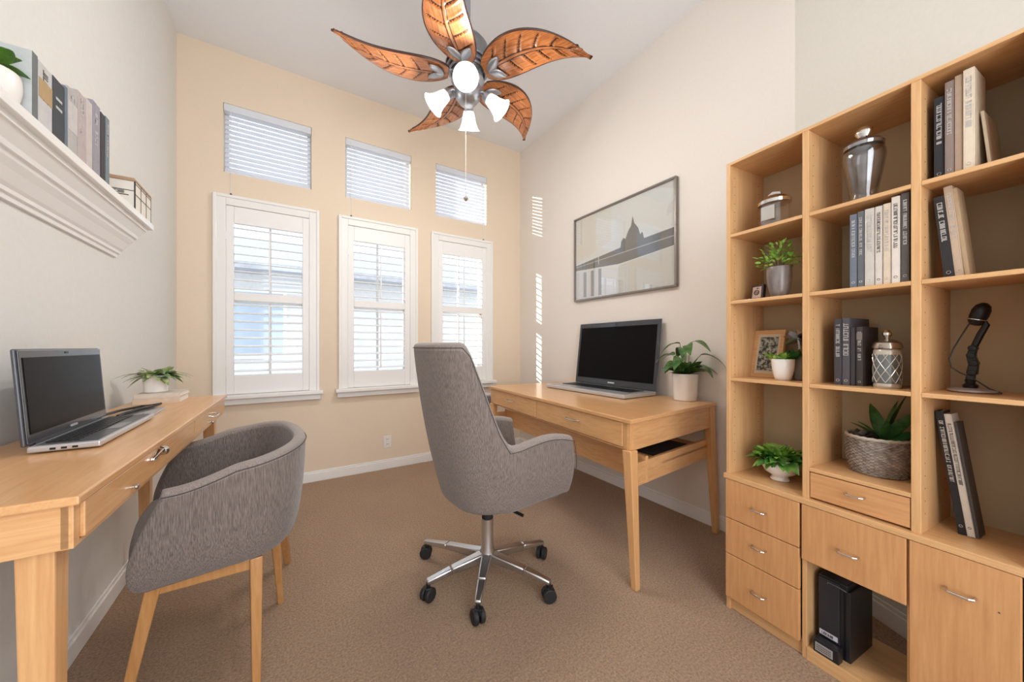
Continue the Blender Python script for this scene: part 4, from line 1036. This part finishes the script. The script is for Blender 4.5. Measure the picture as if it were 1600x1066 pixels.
# C2
g = 'leaning books on the second right shelf'
book('black leaning book with silver title, leftmost on the second right shelf', W(.588, .045, 1.288), UA, .020, .07, .235, (.022, .021, .022), 'foil', lean=-.085, group=g, seed=51)
book('tan leaning book with dark title panel on the second right shelf', W(.6085, .045, 1.288), UA, .015, .07, .258, (.48, .36, .26), 'foil', lean=-.085, group=g, seed=52)
book('thin ochre leaning book at the right of the three, second right shelf', W(.6245, .050, 1.288), UA, .009, .06, .250, (.42, .30, .18), None, lean=-.095, group=g, seed=53)
# C3 microphone
t = bt('desk_microphone', 'black microphone on a jointed arm with round pale base, right shelf', 'microphone', .618, .15, .968)
MB().lathe([(.002, 0), (.040, 0), (.046, .003), (.045, .008), (.030, .012), (.002, .013)], 36, sx=1.05).build('base', mat('grey_enamel', (.34, .29, .27), .4, .2), t, smooth=True)
blk = mat('satin_black', (.012, .013, .016), .35, .3)
m = MB(); m.lathe([(.002, .010), (.014, .012), (.015, .020), (.009, .026), (.011, .034), (.007, .040), (.002, .041)], 16, (-.004, 0, 0)); m.build('foot_joint', blk, t, smooth=True)
m = MB()
for (x0, z0), (x1, z1), w_ in (((-.004, .036), (-.001, .058), .017), ((-.001, .052), (.003, .085), .020), ((.003, .08), (-.003, .106), .019), ((-.003, .10), (.002, .128), .017)):
    m.beam((x0, 0, z0), (x1, 0, z1), w_, w_ * .85, w_, w_ * .85)
for z_, x_ in ((.056, 0), (.083, .003), (.105, -.002), (.126, .001)): m.lathe([(.002, -.012), (.009, -.011), (.009, .011), (.002, .012)], 12, mtx=Matrix.Translation((x_, 0, z_)) @ Matrix.Rotation(PI / 2, 4, 'X'))
m.build('jointed_arm', blk, t, bevel=.002)
MB().tube([(.001, 0, .124), (.014, 0, .165), (.024, 0, .192), (.022, -.004, .202)], [.007, .0075, .007, .004], 10).build('upper_arm', blk, t, smooth=True)
mt = Matrix.Translation((.004, -.004, .190)) @ Matrix.Rotation(math.radians(16), 4, 'Y')
MB().lathe([(.002, 0), (.010, .002), (.016, .012), (.018, .028), (.018, .045), (.014, .058), (.006, .065), (.002, .066)], 24, mtx=mt).build('microphone_head', blk, t, smooth=True)
MB().tube([mt @ Vector((math.cos(k * PI / 10) * .0185, math.sin(k * PI / 10) * .0185, .018)) for k in range(20)], .0015, 6, closed=True).build('head_ring', M['chrome'], t, smooth=True)
MB().tube([(-.005, -.006, .196), (-.018, -.006, .165), (-.034, -.006, .125), (-.042, -.006, .095), (-.038, -.006, .070), (-.022, -.006, .055), (-.005, -.006, .045), (.01, -.006, .032), (.03, -.008, .014), (.052, -.010, .003)], .0018, 7).build('cable', M['black'], t, smooth=True)
# C4 leaning binders
g = 'leaning binders on the bookcase counter'
book('tall black binder leaning on the counter, leftmost of three', W(.602, .100, .567), UA, .016, .060, .345, (.014, .014, .016), 'foil', lean=-.128, group=g, seed=61, name='binder', cat='binder')
book('tall white-spined binder leaning beside the black one on the counter', W(.6185, .100, .568), UA, .014, .060, .338, (.55, .50, .44), 'ink', lean=-.128, group=g, seed=62, name='binder', cat='binder')
book('thin dark folder leaning behind the white-spined binder on the counter', W(.633, .105, .569), UA, .006, .055, .315, (.07, .06, .055), None, lean=-.128, group=g, seed=63, name='binder', cat='binder')
# niche: black file boxes
bm_ = mat('black_file_box', (.014, .014, .016), .35)
t = bt('file_box', 'tall black file box with a white label strip in the open niche', 'file box', .300, .045, .045)
MB().box(0, .080, .0, .17, .0, .255).build('box_body', bm_, t, bevel=.004)
MB().box(.002, .060, -.006, 0, .045, .25).build('front_flap', mat('black_leatherette', (.022, .022, .026), .45), t, bevel=.002)
MB().box(.066, .088, .0, .165, .0, .235).build('side_binder', bm_, t, bevel=.003)
lb = MB().box(.006, .056, -.0075, -.006, .052, .068).build('label_strip', mat('label_lilac_white', (.55, .53, .60), .5), t)
m = MB(); glyphs(m, -.0045, .0045, -.018, .018, 0, random.Random(8), .6); m.build('label_lettering', M['ink'], lb, loc=(.026, -.0077, .060), rot=(0, PI / 2, 0))
MB().tube([(.028, -.006, .235), (.03, -.009, .242), (.06, -.009, .242), (.078, -.004, .236)], .0018, 6).build('elastic_strap', mat('grey_strap', (.10, .10, .11), .5), t, smooth=True)
t = bt('label_box', 'low black box with a silver printed label at the niche front', 'box', .302, -.010 + .012, .045)
t.location = W(.302, .004, .045)
MB().box(0, .070, .0, .030, 0, .046).build('box_body', bm_, t, bevel=.003)
lb = MB().box(.006, .054, -.0012, 0, .008, .036).build('label', mat('label_silver', (.42, .40, .40), .4, .3), t)
m = MB()
for zc in (.015, .022, .029): 
    mm = MB
    for k in range(9): m.box(.010 + k * .0045, .0128 + k * .0045, -.0018, -.0012, zc - .002, zc + .002)
m.build('label_lettering', M['ink'], lb)
